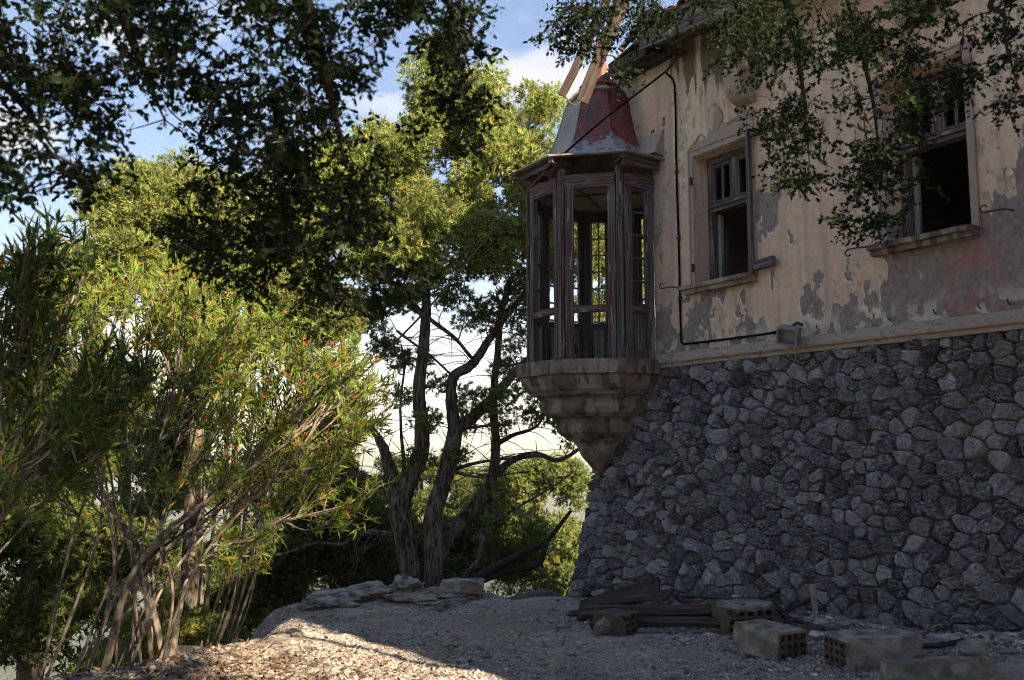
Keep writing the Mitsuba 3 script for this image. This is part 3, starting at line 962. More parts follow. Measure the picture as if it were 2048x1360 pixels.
def face(p, q, panel, muntin, rails=True, stile=0.085, mat='wood', s0=0.0, s1=1.0, lites=5, cols=1):
    """one side of the oriel from vertex p to q: stiles, head, mid rail, and what is left of sash and panel."""
    p, q = np.asarray(p), np.asarray(q)
    d = q - p
    L = np.linalg.norm(d)
    e = d / L
    out = np.array([e[1], -e[0]])
    if out @ (0.5 * (p + q) - np.array([CU, CN])) < 0:
        out = -out
    P = lambda s, z, o=0.0: wl((*(p + e * s + out * o), z))
    o3 = np.append(out, 0) @ LW
    a, b = s0 * L + 0.05, s1 * L - 0.05
    st = 0.5 * stile
    for s in (a + st, b - st):
        tpart(BW, 'stile', beam(P(s, Z0 + 0.005), P(s, Z1 - 0.17), stile, 0.07, o3, wob=0.0015, seed=int(1000 * s) + len(scene) % 97))
    tpart(BW, 'head_rail', beam(P(a, Z1 - 0.10, 0.005), P(b, Z1 - 0.10, 0.005), 0.08, 0.14))
    tpart(BW, 'head_rail', beam(P(a, Z1 - 0.185, 0.012), P(b, Z1 - 0.185, 0.012), 0.05, 0.028))
    if rails:
        tpart(BW, 'mid_rail', beam(P(a + stile * 0.9, ZM, 0.012), P(b - stile * 0.9, ZM, 0.012), 0.06, 0.085, seed=3))
    lo, hi = a + stile, b - stile
    if muntin:
        zz = np.linspace(ZM + 0.06, Z1 - 0.21, lites + 1)
        ms = [beam(P(lo + 0.001, z), P(hi - 0.001, z), 0.03, 0.022) for z in zz]
        us = np.linspace(lo, hi, cols + 1)
        ms += [beam(P(s, ZM + 0.05), P(s, Z1 - 0.2), 0.022, 0.032, o3) for s in np.concatenate([[lo + 0.012], us[1:-1], [hi - 0.012]])]
        tpart(BW, 'sash', joinuv(ms), mat)
    if panel:
        v = np.array([P(lo - 0.004, Z0 + 0.02, -0.015), P(hi + 0.004, Z0 + 0.02, -0.015), P(hi + 0.004, ZM - 0.03, -0.015), P(lo - 0.004, ZM - 0.03, -0.015)])
        v = np.vstack([v, v + o3 * 0.018])
        f = np.array([[0, 1, 2, 3], [7, 6, 5, 4], [0, 4, 5, 1], [1, 5, 6, 2], [2, 6, 7, 3], [3, 7, 4, 0]])
        uv = np.array([[0, 0], [hi - lo, 0], [hi - lo, 0.6], [0, 0.6]] * 2) + p[0]
        tpart(BW, 'panel', ((v, f), uv), mat)
        m = 0.035
        tpart(BW, 'panel_moulding', joinuv([beam(P(lo + m, z, 0.008), P(hi - m, z, 0.008), 0.012, 0.015) for z in (Z0 + 0.1, ZM - 0.09)] + [beam(P(s, Z0 + 0.11, 0.008), P(s, ZM - 0.1, 0.008), 0.015, 0.012, o3) for s in (lo + m, hi - m)]), mat)
    return P, lo, hi, o3


vR = np.array([-0.005, 0.0])
Pf, lo, hi, o3 = face(vA, vB, False, False, stile=0.095)
P2, l2, h2, o2 = face(vR, vA, True, True, stile=0.105, s0=-0.06, lites=5)
P3, l3, h3, o33 = face(vB, vC, False, False, stile=0.075)
tpart(BW, 'casement', joinuv([beam(P3(l3 + 0.10, Z0 + 0.1, -0.1), P3(l3 + 0.10, Z1 - 0.25, -0.1), 0.05, 0.04, o33), beam(P3(l3 + 0.26, Z0 + 0.1, -0.3), P3(l3 + 0.26, Z1 - 0.25, -0.3), 0.05, 0.04, o33)]
                             + [beam(P3(l3 + 0.11, z, -0.115), P3(l3 + 0.25, z, -0.285), 0.03, 0.03) for z in (2.75, 3.3, 3.75, 4.2, 4.6)]))
face(vC, vD, False, True, lites=4, cols=2)
face(vD, vE, True, True, mat='pale_wood', stile=0.045, lites=6, cols=3)
vM = vE + 0.56 * (vF - vE)
face(vE, vM, True, True, mat='pale_wood', stile=0.035, lites=6, cols=2)
bo = []
for q in range(3):
    a_, b_ = vM + (vF - vM) * (q / 3.0), vM + (vF - vM) * ((q + 0.97) / 3.0)
    m_ = 0.5 * (a_ + b_)
    bo.append(beam(wl((*m_, Z0)), wl((*m_, Z1)), float(np.linalg.norm(b_ - a_)), 0.025, np.append([(vF - vE)[1], -(vF - vE)[0]], 0) @ LW, seed=q))
for q in bo:
    tpart(BW, 'boarding', q, 'pale_wood')
face(vF, np.array([-0.8, vF[1]]), False, True, rails=True, stile=0.05, lites=5)
part(BW, 'floor', worn(rings([(0.86, 2.56), (0.86, 2.603)]), 0.004, 5, 0.2), 'pale_wood', uv=None) if False else None
# ceiling of the oriel, one board fallen
cl = Polygon(octa(0.90, 0)[:, :2]).difference(Polygon([(-0.62, 0.7), (-0.2, 0.62), (-0.05, 0.1), (-0.42, 0.15), (-0.5, 0.42)]))
cm = prism(cl, 4.80, 4.825)
part(BW, 'ceiling', wmesh(cm), 'plaster_trim')
tpart(BW, 'ceiling_batten', beam(wl((-0.55, 0.85, 4.79)), wl((-1.35, -0.2, 4.79)), 0.03, 0.02))
tpart(BW, 'ceiling_batten', beam(wl((-1.3, 0.75, 4.785)), wl((-0.35, -0.25, 4.785)), 0.03, 0.02))
# eave box on the right, brackets, flange
BR = f'{H}__oriel_roof'
eA, eB, eC, eR = octa(1.12, 0)[0, :2], octa(1.12, 0)[1, :2], octa(1.12, 0)[2, :2], np.array([0.185, 0.02])
tpart(BR, 'eave_board', beam(wl((eR[0] - 0.06, eR[1], 4.96)), wl((eA[0] - 0.04, eA[1] - 0.03, 4.96)), 0.03, 0.14, wob=0.003, seed=7))
tpart(BR, 'eave_board', beam(wl((eR[0] - 0.03, eR[1], 5.035)), wl((eA[0] - 0.01, eA[1], 5.035)), 0.10, 0.02, seed=8))
tpart(BR, 'eave_board', beam(wl((eC[0], eC[1] - 0.06, 4.965)), wl((eB[0], eB[1] - 0.06, 4.965)), 0.025, 0.06, wob=0.004, seed=9))
for k in range(6):
    p = octa(1.14, 0)[k, :2]
    tpart(BR, 'outrigger', beam(wl((*(np.array([CU, CN]) + (p - [CU, CN]) * 0.6), 4.98)), wl((*(p if k != 0 else p * 0.97), 4.985)), 0.06, 0.07, seed=90 + k))
flange = rings([(1.17, 5.01), (1.18, 5.025), (1.0, 5.085), (0.85, 5.135)], cap=False)
bell = [(1.18, 5.026), (1.0, 5.075), (0.87, 5.125), (0.76, 5.19), (0.67, 5.29), (0.605, 5.42), (0.55, 5.56), (0.50, 5.72), (0.45, 5.88), (0.405, 6.01), (0.34, 6.12), (0.255, 6.19), (0.20, 6.215)]
prof = smooth_line(bell, 40)
for k in range(8):
    a0, a1 = ang8[k], ang8[(k + 1) % 8]
    ss = np.linspace(0.0, 1.0, 7)
    v = []
    for r, z in prof:
        pa, pb = np.array([math.cos(a0), math.sin(a0)]) * r, np.array([math.cos(a1), math.sin(a1)]) * r
        for s in ss:
            q = pa + (pb - pa) * s
            v.append((CU + q[0], CN + q[1], z))
    v = wl(np.array(v))
    v = v + 0.006 * (meshkit.noise(v * 7 + k * 5, 31)[:, None] - 0.5) * np.array([1, 1, 0.3]) + 0.012 * (meshkit.noise(v * 2.4 + k, 33)[:, None] - 0.5) * np.array([1, 1, 0])
    i, j = np.meshgrid(np.arange(39), np.arange(6), indexing='ij')
    f = np.stack([i * 7 + j, i * 7 + j + 1, (i + 1) * 7 + j + 1, (i + 1) * 7 + j], -1).reshape(-1, 4)
    # k = 0 is the panel that faces between the facade and the camera (front), 1 the left one
    part(BR, 'panel', (v, f), 'red_metal' if k in (0, 7, 6) else 'patina_metal', smooth=True, label='rust red metal roof panel' if k == 0 else None)
    r0, r1 = prof[:, 0], prof[:, 1]
    seam = np.stack([CU + (prof[:, 0] + 0.006) * math.cos(a0), CN + (prof[:, 0] + 0.006) * math.sin(a0), prof[:, 1]], -1)
    part(BR, 'seam', tube(wl(seam), 0.012, 6), 'red_metal' if k in (0, 7) else 'patina_metal', smooth=60)
part(BR, 'drip_edge', rings([(1.13, 5.005), (1.185, 5.012), (1.188, 5.03), (1.14, 5.04)], cap=False), 'patina_metal')
part(BR, 'spire', join([rings([(0.24, 6.20), (0.265, 6.225), (0.24, 6.26), (0.18, 6.28), (0.16, 6.36), (0.13, 6.48), (0.085, 6.64), (0.04, 6.82), (0.008, 6.98)])]), 'red_metal', smooth=20)
# torn lead flashing and gutter ring at the shoulder
ring = [(CU + 0.40 * math.cos(t) + 0.02 * math.sin(5 * t), CN + 0.40 * math.sin(t), 6.04 + 0.05 * math.sin(2.3 * t)) for t in np.linspace(math.radians(20), math.radians(150), 24)]
part(BR, 'torn_flashing', tube(wl(ring), 0.02 + 0.008 * np.sin(np.arange(24) * 1.7), 7, rough=0.4, seed=2), 'patina_metal', smooth=60)
# plaster shoulder between oriel roof and facade
part(H, 'plaster_fillet', worn(sweep_u([(-0.02, 5.06), (0.16, 5.08), (0.12, 5.16), (0.07, 5.26), (0.03, 5.36), (-0.02, 5.42)], -0.12, 0.22, 5), 0.012, 9), 'plaster_trim')

# ---- loose things on the facade
q = smooth_line([(0.40, 0.10, 6.02), (0.43, 0.09, 5.97), (0.45, 0.03, 5.90), (0.46, 0.02, 5.6), (0.455, 0.02, 4.8), (0.468, 0.02, 3.9), (0.47, 0.02, 3.0), (0.475, 0.02, 2.84), (0.50, 0.025, 2.76), (0.6, 0.03, 2.745), (1.0, 0.03, 2.74), (1.6, 0.03, 2.735), (2.05, 0.04, 2.745), (2.2, 0.06, 2.79)], 90)
cnd = thing('conduit', 'black cable conduit running down the plaster beside the oriel and along the ledge', 'cable')
part(cnd, 'cable', tube(wl(q), 0.0125, 7), 'rubber', smooth=60)
for u, z in ((0.455, 4.8), (0.465, 4.0), (0.47, 3.3), (0.9, 2.74), (1.4, 2.737), (1.9, 2.74)):
    part(cnd, 'clip', wmesh(trimesh.creation.box(bounds=[[u - 0.022, 0.0, z - 0.016], [u + 0.022, 0.035, z + 0.016]])), 'iron')
mast = thing('cable_bracket', 'rusty iron bracket under the eave holding the overhead cable', 'bracket')
part(mast, 'arm', tube(wl([(0.62, 0.0, 6.2), (0.55, 0.08, 6.14), (0.40, 0.12, 6.0)]), 0.018, 7), 'iron', smooth=60)
part(mast, 'insulator', join([tube(wl([(0.60 + d, 0.03, 6.18 + e), (0.60 + d * 1.2, 0.12, 6.20 + e)]), [0.024, 0.02], 8) for d, e in ((0.0, 0.03), (0.07, -0.01), (-0.05, 0.0))]), 'iron', smooth=60)
# floodlight on the ledge
fl = thing('floodlight', 'small grey square floodlight with broken glass hanging at the ledge', 'lamp')
Fc = np.array([2.26, 0.22, 2.66])
ry = T().rotate([0, 0, 1], 25)
outer = m3.Manifold.cube([0.20, 0.15, 0.17], True)
inner = m3.Manifold.cube([0.165, 0.10, 0.135], True).translate([0, 0.045, 0])
case = (outer - inner).rotate([-18, 12, -28])
v, f = vf(case)
part(fl, 'housing', (wl(v + Fc), f[:, ::-1]), 'lamp_grey')
refl = m3.Manifold.cube([0.12, 0.004, 0.09], True).translate([0, 0.0, 0]).rotate([-18, 12, -28])
v, f = vf(refl)
part(fl, 'reflector', (wl(v + Fc), f[:, ::-1]), 'patina_metal')
part(fl, 'bracket', tube(wl([(2.24, 0.0, 2.78), (2.24, 0.08, 2.80), (2.25, 0.14, 2.74)]), 0.014, 6), 'iron', smooth=60)
# overhead cable to the lower left
cp = [wl((0.42, 0.12, 6.02))] + [at(x, y, d) for x, y, d in ((1180, 262, 10.75), (1040, 395, 10.9), (880, 590, 11.1), (754, 720, 11.3), (560, 905, 11.6), (330, 1090, 11.8), (119, 1200, 12.0), (0, 1272, 12.1), (-300, 1400, 12.4))]
single('overhead_cable', 'thin black overhead cable slanting from the eave down to the lower left', 'cable', tube(smooth_line(cp, 80), 0.0125, 6), 'rubber', smooth=60)
# broken eave timbers dangling over the oriel roof
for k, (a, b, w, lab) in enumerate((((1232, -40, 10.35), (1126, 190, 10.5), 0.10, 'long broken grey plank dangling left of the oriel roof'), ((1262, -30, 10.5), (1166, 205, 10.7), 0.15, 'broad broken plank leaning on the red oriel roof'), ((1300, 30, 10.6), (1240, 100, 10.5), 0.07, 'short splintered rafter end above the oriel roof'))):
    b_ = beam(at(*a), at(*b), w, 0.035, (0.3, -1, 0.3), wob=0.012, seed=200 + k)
    single('broken_plank', lab, 'plank', b_[0], 'dark_shaded_wood', uv=b_[1])  # shade put into the wood colour; these planks hang in sun
single('dangling_wire', 'bent copper coloured wire curling from the end of the broken planks', 'wire', tube(smooth_line([at(1128, 190, 10.4), at(1140, 205, 10.4), at(1152, 210, 10.4), at(1163, 200, 10.4), at(1166, 188, 10.4)], 20), 0.007, 5), 'hollow_brick_clay', smooth=60)

# ------------------------------------------------------------------ rocks at the terrace edge
edge_rocks = [
    ((618, 1222, 11.15), (0.30, 0.3, 0.10), 1, 'flat limestone slab at the left end of the rocky edge, lowest of the stack'),
    ((650, 1203, 11.3), (0.36, 0.34, 0.10), 2, 'weathered limestone slab second up at the left end of the edge'),
    ((700, 1190, 11.6), (0.62, 0.4, 0.11), 3, 'long flat grey ledge rock left of the big block'),
    ((800, 1192, 11.8), (0.60, 0.4, 0.09), 4, 'low flat ledge rock in front of the twin trunks'),
    ((812, 1180, 12.0), (0.27, 0.25, 0.19), 5, 'upright pale rock block at the foot of the left trunk'),
    ((872, 1190, 11.9), (0.34, 0.3, 0.11), 6, 'low rubble rock between the two upright blocks'),
    ((918, 1190, 11.7), (0.30, 0.32, 0.15), 7, 'grey rock carrying the broken coping right of the trunks'),
    ((905, 1207, 11.3), (0.20, 0.2, 0.08), 8, 'small flat rock below the broken coping'),
]
for c, s, sd, lab in edge_rocks:
    p = at(*c)
    single('rock', lab, 'rock', rock(p, s, sd, 4, cuts=16, yaw=sd * 1.3, rough=0.30), 'limestone', smooth=12)
ER = np.random.default_rng(8)
ORD = 'first second third fourth fifth sixth seventh eighth ninth tenth eleventh twelfth'.split()
for k in range(12):
    f_ = k / 11
    p = on_ground(500 + 190 * f_ + ER.normal() * 10, 1302 - 62 * f_ + ER.normal() * 5, 0.01)
    sz = ER.uniform(0.03, 0.075)
    single('edge_stone', f'pale rim stone, {ORD[k]} from the lower left along the gravel edge', 'stone', rock(p, (sz * 1.3, sz, sz * 0.6), 600 + k, 3, cuts=14, yaw=k), 'limestone' if k % 3 else 'cement', smooth=20, group='pale stones along the rim of the gravel')
cop = m3.Manifold.cube([0.52, 0.36, 0.13], True).refine_to_length(0.05)
v, f = vf(cop)
v = v + 0.03 * (meshkit.noise(v * 9, 4)[:, None] - 0.5) - np.array([0, 0, 1]) * (0.3 * v[:, :1] ** 2)
single('coping_stone', 'broken rounded coping piece on the rocks right of the trunks', 'stone', (v + at(925, 1170, 11.7), f), 'limestone', smooth=40)
single('rock_mound', 'dark low mound of soil and rock behind the gravel at the house corner', 'mound', rock(at(1085, 1222, 12.6), (0.75, 0.5, 0.33), 31, 4, rough=0.14), 'mortar', smooth=50)

# ------------------------------------------------------------------ rubble and debris by the wall
def local(mesh, loc, yaw, pitch=0.0, roll=0.0):
    v, f = vf(mesh)
    m = trimesh.transformations.euler_matrix(roll, pitch, yaw)[:3, :3]
    return v @ m.T + np.asarray(loc), f


def hollow_brick(l, w, h, nx, nz, rough, seed, broken=False):
    """a clay block with rows of through cells along its length."""
    b = m3.Manifold.cube([l, w, h], True)
    cw, ch = w / nx, h / nz
    for i in range(nx):
        for k in range(nz):
            c = m3.Manifold.cube([l * 0.36, cw * 0.66, ch * 0.66], True)
            for e in (-1, 1):
                b = b - c.translate([e * l * 0.42, -w / 2 + (i + 0.5) * cw, -h / 2 + (k + 0.5) * ch])
    if broken:
        rng = np.random.default_rng(seed)
        for k in range(7):
            n = rng.normal(size=3) * [0.6, 1, 0.5]
            n /= np.linalg.norm(n)
            ext = abs(n[0]) * l / 2 + abs(n[1]) * w / 2 + abs(n[2]) * h / 2
            b = b.trim_by_plane(tuple(-n), -ext * rng.uniform(0.78, 0.92))
    v, f = vf(b.refine_to_length(0.06))
    return v + rough * (np.stack([meshkit.noise(v * 25 + 9 * a, seed + a) for a in range(3)], -1) - 0.5), f


def rendered_block(name, label, loc, yaw, l, w, h, seed, mat='hollow_brick_clay', pitch=0.0, roll=0.0):
    t = thing(name, label, 'brick')
    core = hollow_brick(l, w * 0.94, h * 0.9, 4, 3, 0.012, seed)
    part(t, 'clay_core', local(core, loc, yaw, pitch, roll), mat)
    for nm, sz, c in (('render_top', (l * 0.985, w * 1.0, 0.022), (0, 0, h / 2)), ('render_side', (l * 0.98, 0.022, h * 0.94), (0, -w / 2, -h * 0.02)), ('render_side', (l * 0.97, 0.022, h * 0.93), (0, w / 2, -h * 0.02))):
        v, f = vf(m3.Manifold.cube(list(sz), True).refine_to_length(0.05))
        v = v + 0.012 * (np.stack([meshkit.noise(v * 16 + 5 * a + seed, seed + a) for a in range(3)], -1) - 0.5)
        part(t, nm, local((v + np.array(c), f), loc, yaw, pitch, roll), 'cement')
    return t


p = on_ground(1553, 1318, 0.095)
rendered_block('hollow_block', 'cement faced hollow block standing alone in the middle of the rubble', p + [0, 0.16, 0.0], math.radians(-62), 0.46, 0.265, 0.19, 5)
p = on_ground(1762, 1336, 0.09)
rendered_block('hollow_block', 'long cement faced hollow block lying left of the front kerb piece', p + [0.0, 0.13, 0], math.radians(12), 0.56, 0.27, 0.18, 6)
t = thing('broken_brick', 'rounded broken cluster of hollow bricks with a mortar cap beside the planks', 'brick')
p = on_ground(1503, 1264, 0.09)
part(t, 'clay_core', local(hollow_brick(0.34, 0.50, 0.20, 6, 3, 0.02, 14, True), p + [0, 0.15, 0], math.radians(-78)), 'hollow_brick_clay')
cap = m3.Manifold.hull_points([[0.24 * math.cos(a) * (1 + 0.18 * math.sin(3 * a)), 0.185 * math.sin(a), z] for a in np.linspace(0, 6.283, 15)[:-1] for z in (0.0, 0.035)])
v, f = vf(cap.refine_to_length(0.04))
part(t, 'mortar_cap', local((v + 0.015 * (meshkit.noise(v * 14, 5)[:, None] - 0.5), f), p + [0, 0.15, 0.095], 0.1, roll=0.03), 'cement')
part(t, 'mortar_chip', rock(p + [-0.06, 0.06, 0.14], (0.04, 0.03, 0.015), 77, 2), 'cement')
t = thing('broken_brick', 'crumbling hollow brick propping the left end of the plank heap', 'brick')
p = on_ground(1232, 1272, 0.09)
part(t, 'clay_core', local(hollow_brick(0.34, 0.28, 0.19, 3, 3, 0.02, 33, True), p + [0.03, 0.12, 0.01], math.radians(-38)), 'hollow_brick_clay')
part(t, 'mortar_lump', rock(p + [-0.10, 0.02, -0.02], (0.10, 0.06, 0.085), 25, 3, cuts=26, rough=0.3), 'cement', smooth=15)
v, f = vf(m3.Manifold.cube([0.68, 0.08, 0.13], True).refine_to_length(0.05))
v = v + 0.02 * (np.stack([meshkit.noise(v * 11 + 5 * a, 3 + a) for a in range(3)], -1) - 0.5)
single('kerb_piece', 'thin upright slab of concrete kerb nearest the camera at the lower right', 'slab', local((v, f), on_ground(1884, 1366, 0.06) + [0, 0.05, 0.0], math.radians(7)), 'cement')
single('concrete_lump', 'pale rough lump of concrete behind the front kerb slab', 'rubble', rock(on_ground(1950, 1322, 0.05), (0.17, 0.11, 0.09), 41, 3, yaw=0.5), 'cement', smooth=35)
# plank heap
ph = [
    ((1158, 1214, 0.10), (1318, 1194, 0.24), 0.30, 0.035, 0.55, 'wide weathered plank on top of the heap, pointing to the corner'),
    ((1168, 1224, 0.14), (1452, 1226, 0.16), 0.12, 0.06, 0.8, 'long dark red brown plank lying along the front of the heap'),
    ((1185, 1236, 0.07), (1460, 1240, 0.08), 0.10, 0.06, 0.5, 'lowest long dark beam of the plank heap'),
    ((1200, 1212, 0.20), (1338, 1212, 0.21), 0.15, 0.03, 0.7, 'short split board lying across the middle of the heap'),
    ((1136, 1207, 0.02), (1245, 1214, 0.15), 0.09, 0.035, 0.6, 'narrow plank sticking out left of the heap'),
    ((1296, 1190, 0.24), (1342, 1228, 0.14), 0.09, 0.035, 0.3, 'stub of board slanting down at the right of the wide plank'),
    ((1350, 1196, 0.16), (1420, 1226, 0.06), 0.07, 0.03, 0.4, 'grey splintered board leaning behind the long red plank'),
    ((1545, 1200, 0.10), (1600, 1240, 0.02), 0.05, 0.025, 0.4, 'thin lath lying beside the broken brick cluster'),
    ((1565, 1205, 0.03), (1640, 1195, 0.14), 0.045, 0.025, 0.4, 'thin lath rising towards the stake'),
]
for k, (a, b, w, h, tl, lab) in enumerate(ph):
    p0, p1 = on_ground(a[0], a[1] + 26, a[2]), on_ground(b[0], b[1] + 26, b[2])
    bm = beam(p0, p1, w, h, up=(0, -math.sin(tl), math.cos(tl)), wob=0.008, seed=300 + k)
    single('plank', lab, 'plank', bm[0], 'dark_shaded_wood', uv=bm[1])
p = on_ground(1632, 1232)
bm = beam(p, at(1626, 1168, p[1] + 0.02), 0.045, 0.03, (0, -1, 0), wob=0.002, seed=9)
single('stake', 'thin pale upright stake standing before the stone wall', 'stake', bm[0], 'plaster_trim')
hose = [on_ground(x, y, z) for x, y, z in ((1305, 1204, 0.03), (1380, 1203, 0.05), (1460, 1207, 0.05), (1520, 1216, 0.06), (1560, 1240, 0.05), (1640, 1262, 0.03), (1740, 1284, 0.03), (1800, 1298, 0.03), (1870, 1300, 0.03), (1930, 1290, 0.03))]
single('hose', 'dark blue plastic hose snaking along the foot of the wall through the rubble', 'hose', tube(smooth_line(hose, 70), 0.019, 8), 'blue_hose', smooth=60)
br = [on_ground(1812, 1245, 0.05), on_ground(1850, 1262, 0.04), on_ground(1880, 1268, 0.05), on_ground(1925, 1252, 0.09)]
single('dead_branch', 'bare grey forked branch lying at the wall foot on the right', 'branch', join([tube(smooth_line(br, 20), np.linspace(0.022, 0.03, 20), 7, rough=0.3), tube(smooth_line([br[2], on_ground(1840, 1280, 0.04), on_ground(1815, 1286, 0.02)], 10), np.linspace(0.022, 0.012, 10), 6)]), 'pale_bark', smooth=60)
deb = [((1355, 1205), (0.10, 0.07, 0.05), 'pale broken plaster lump leaning behind the planks'), ((1395, 1200), (0.09, 0.05, 0.09), 'upright shard of plaster behind the long planks'), ((1330, 1200), (0.08, 0.06, 0.04), 'dark stone at the wall behind the wide plank'),
       ((1620, 1268), (0.12, 0.09, 0.06), 'terracotta coloured brick fragment left of the hose'), ((1690, 1252), (0.10, 0.08, 0.035), 'pale flat plaster shard right of the stake'), ((1752, 1246), (0.07, 0.06, 0.04), 'small pale stone near the wall right of the stake'),
       ((1790, 1272), (0.15, 0.10, 0.04), 'flat grey brick slab near the wall foot'), ((1700, 1345), (0.07, 0.06, 0.04), 'brown stone in front of the long block'), ((1480, 1290), (0.05, 0.04, 0.03), 'small stone left of the middle block'),
       ((1865, 1290), (0.09, 0.07, 0.03), 'pale plaster flake beside the dead branch'), ((1600, 1240), (0.10, 0.05, 0.025), 'thin light plaster flake beside the hose'), ((1660, 1325), (0.05, 0.05, 0.03), 'pebble between the two hollow blocks'),
       ((960, 1300), (0.035, 0.03, 0.025), 'dark pebble alone on the shaded gravel'), ((820, 1340), (0.045, 0.04, 0.03), 'grey stone in the sunlit patch of gravel'), ((757, 1347), (0.03, 0.03, 0.02), 'small dark stone at the lower edge of the sunlit patch'), ((880, 1222), (0.06, 0.05, 0.05), 'dark lump of soil before the rocky edge')]
DR = np.random.default_rng(66)
cr_v, cr_f, cr_c = [], [], []
for k in range(460):
    u_, n_ = DR.uniform(0.2, 4.8), 0.42 + abs(DR.normal()) * 0.6
    q_ = R0 + UX * u_ + NX * n_
    sz = DR.choice([0.02, 0.032, 0.05], p=[0.5, 0.35, 0.15]) * DR.uniform(0.8, 1.3)
    v, f = rock((q_[0], q_[1], float(ground_z(q_[:1], q_[1:2])[0]) + sz * 0.25), (sz * 1.5, sz, sz * DR.uniform(0.3, 0.7)), 900 + k, 1, cuts=12, yaw=DR.uniform(0, 6))
    cr_v.append(v)
    cr_f.append(f)
    cr_c.append(np.tile(np.array([[0.34, 0.32, 0.30], [0.15, 0.13, 0.12], [0.17, 0.10, 0.075], [0.55, 0.53, 0.50]][DR.choice(4, p=[0.4, 0.27, 0.13, 0.2])]) * DR.uniform(0.7, 1.2), (len(v), 1)))
single('rubble_crumbs', 'small crumbs of plaster, stone and brick along the foot of the stone wall', 'rubble', join(list(zip(cr_v, cr_f))), 'vertex_matt', color=np.vstack(cr_c), kind='stuff')
for k, ((x, y), s, lab) in enumerate(deb):
    single('fragment' if 'stone' not in lab and 'pebble' not in lab else 'loose_stone', lab, 'stone' if 'stone' in lab or 'pebble' in lab else 'rubble', rock(on_ground(x, y, s[2] * 0.5), s, 500 + k, 3, yaw=k * 1.1, cuts=14), 'hollow_brick_clay' if 'terra' in lab or 'brick' in lab else ('limestone' if 'dark' in lab or 'brown' in lab else 'cement'), smooth=30)

# ------------------------------------------------------------------ gravel, litter
GR = np.random.default_rng(21)


def in_view(x, y, m=0.05):
    return (np.abs(x) < (0.5535 + m) * y)


def facade_n(x, y):
    return (x - R0[0]) * NX[0] + (y - R0[1]) * NX[1]


oct_v = np.array([[1, 0.1, 0], [-0.1, 1, 0.1], [-1, -0.1, 0], [0.1, -1, -0.1], [0.2, 0.1, 1], [0, 0, -1.0]])
oct_f = np.array([[0, 1, 4], [1, 2, 4], [2, 3, 4], [3, 0, 4], [1, 0, 5], [2, 1, 5], [3, 2, 5], [0, 3, 5]])
n = 175000
y = 5.9 * np.exp(GR.random(n) * math.log(12.6 / 5.9))
x = GR.uniform(-0.62, 0.62, n) * y
pack = meshkit.noise(np.stack([x * 1.5, y * 1.5, 0 * x], -1), 51) * 0.6 + meshkit.noise(np.stack([x * 4.3, y * 4.3, 0 * x], -1), 52) * 0.4
ok = (signed(x, y) < 0.55) & (facade_n(x, y) > 0.25) & (GR.random(n) < 0.30 + 0.9 * sst(0.35, 0.62, pack))
x, y = x[ok], y[ok]
rub = sst(2.6, 0.6, facade_n(x, y)) * sst(-0.5, 1.5, x)
s = GR.choice([0.0045, 0.0065, 0.009, 0.014, 0.024], len(x), p=[0.42, 0.33, 0.18, 0.06, 0.01]) * GR.uniform(0.8, 1.25, len(x)) * (1 + 1.3 * rub * GR.random(len(x)) ** 3)
pos = np.stack([x, y, ground_z(x, y) + s * 0.2], -1)
ax = GR.normal(size=(len(x), 3)) * 0.35 + [0, 0, 1]
v, f = scatter(oct_v, oct_f, pos, frames(ax, GR), np.stack([s * GR.uniform(0.8, 1.5, len(x)), s, s * GR.uniform(0.25, 0.7, len(x))], -1))
pal = np.array([[0.35, 0.335, 0.32], [0.22, 0.207, 0.20], [0.49, 0.475, 0.46], [0.25, 0.195, 0.165], [0.12, 0.11, 0.107], [0.62, 0.61, 0.60]])
ci = GR.choice(6, len(x), p=[0.36, 0.30, 0.10, 0.07, 0.15, 0.02])
col = np.repeat(pal[ci] * GR.uniform(0.8, 1.2, (len(x), 1)), len(oct_v), 0)
v = v + GR.normal(size=v.shape) * 0.0016
single('gravel', 'grey and brown broken gravel covering the forecourt', 'gravel', (v, f), 'vertex_matt', color=np.clip(col, 0, 1), kind='stuff')

lf_v = np.array([[0, 0, 0], [0.3, 0.18, 0.05], [1, 0, 0.12], [0.3, -0.18, 0.03]])
lf_f = np.array([[0, 1, 2], [0, 2, 3]])
n = 11000
y = GR.uniform(6.0, 9.2, n)
x = GR.uniform(-4.2, 0.6, n)
dens = np.exp(-((x + 1.9) / 0.95) ** 2) * sst(8.2, 6.6, y) + 0.03
ok = (GR.random(n) < dens) & in_view(x, y)
x, y = x[ok], y[ok]
pos = np.stack([x, y, ground_z(x, y) + 0.012], -1)
v, f = scatter(lf_v, lf_f, pos, frames(GR.normal(size=(len(x), 3)) * 0.3 + [0, 0, 1], GR), GR.uniform(0.03, 0.085, len(x)))
pal = np.array([[0.12, 0.066, 0.042], [0.16, 0.105, 0.07], [0.08, 0.052, 0.04], [0.25, 0.20, 0.15]])
col = np.repeat(pal[GR.choice(4, len(x))] * GR.uniform(0.7, 1.2, (len(x), 1)), 4, 0)
single('dry_leaves', 'reddish brown dry fallen leaves strewn on the ground below the oleander', 'leaf litter', (v, f), 'vertex_matt', color=col, kind='stuff')

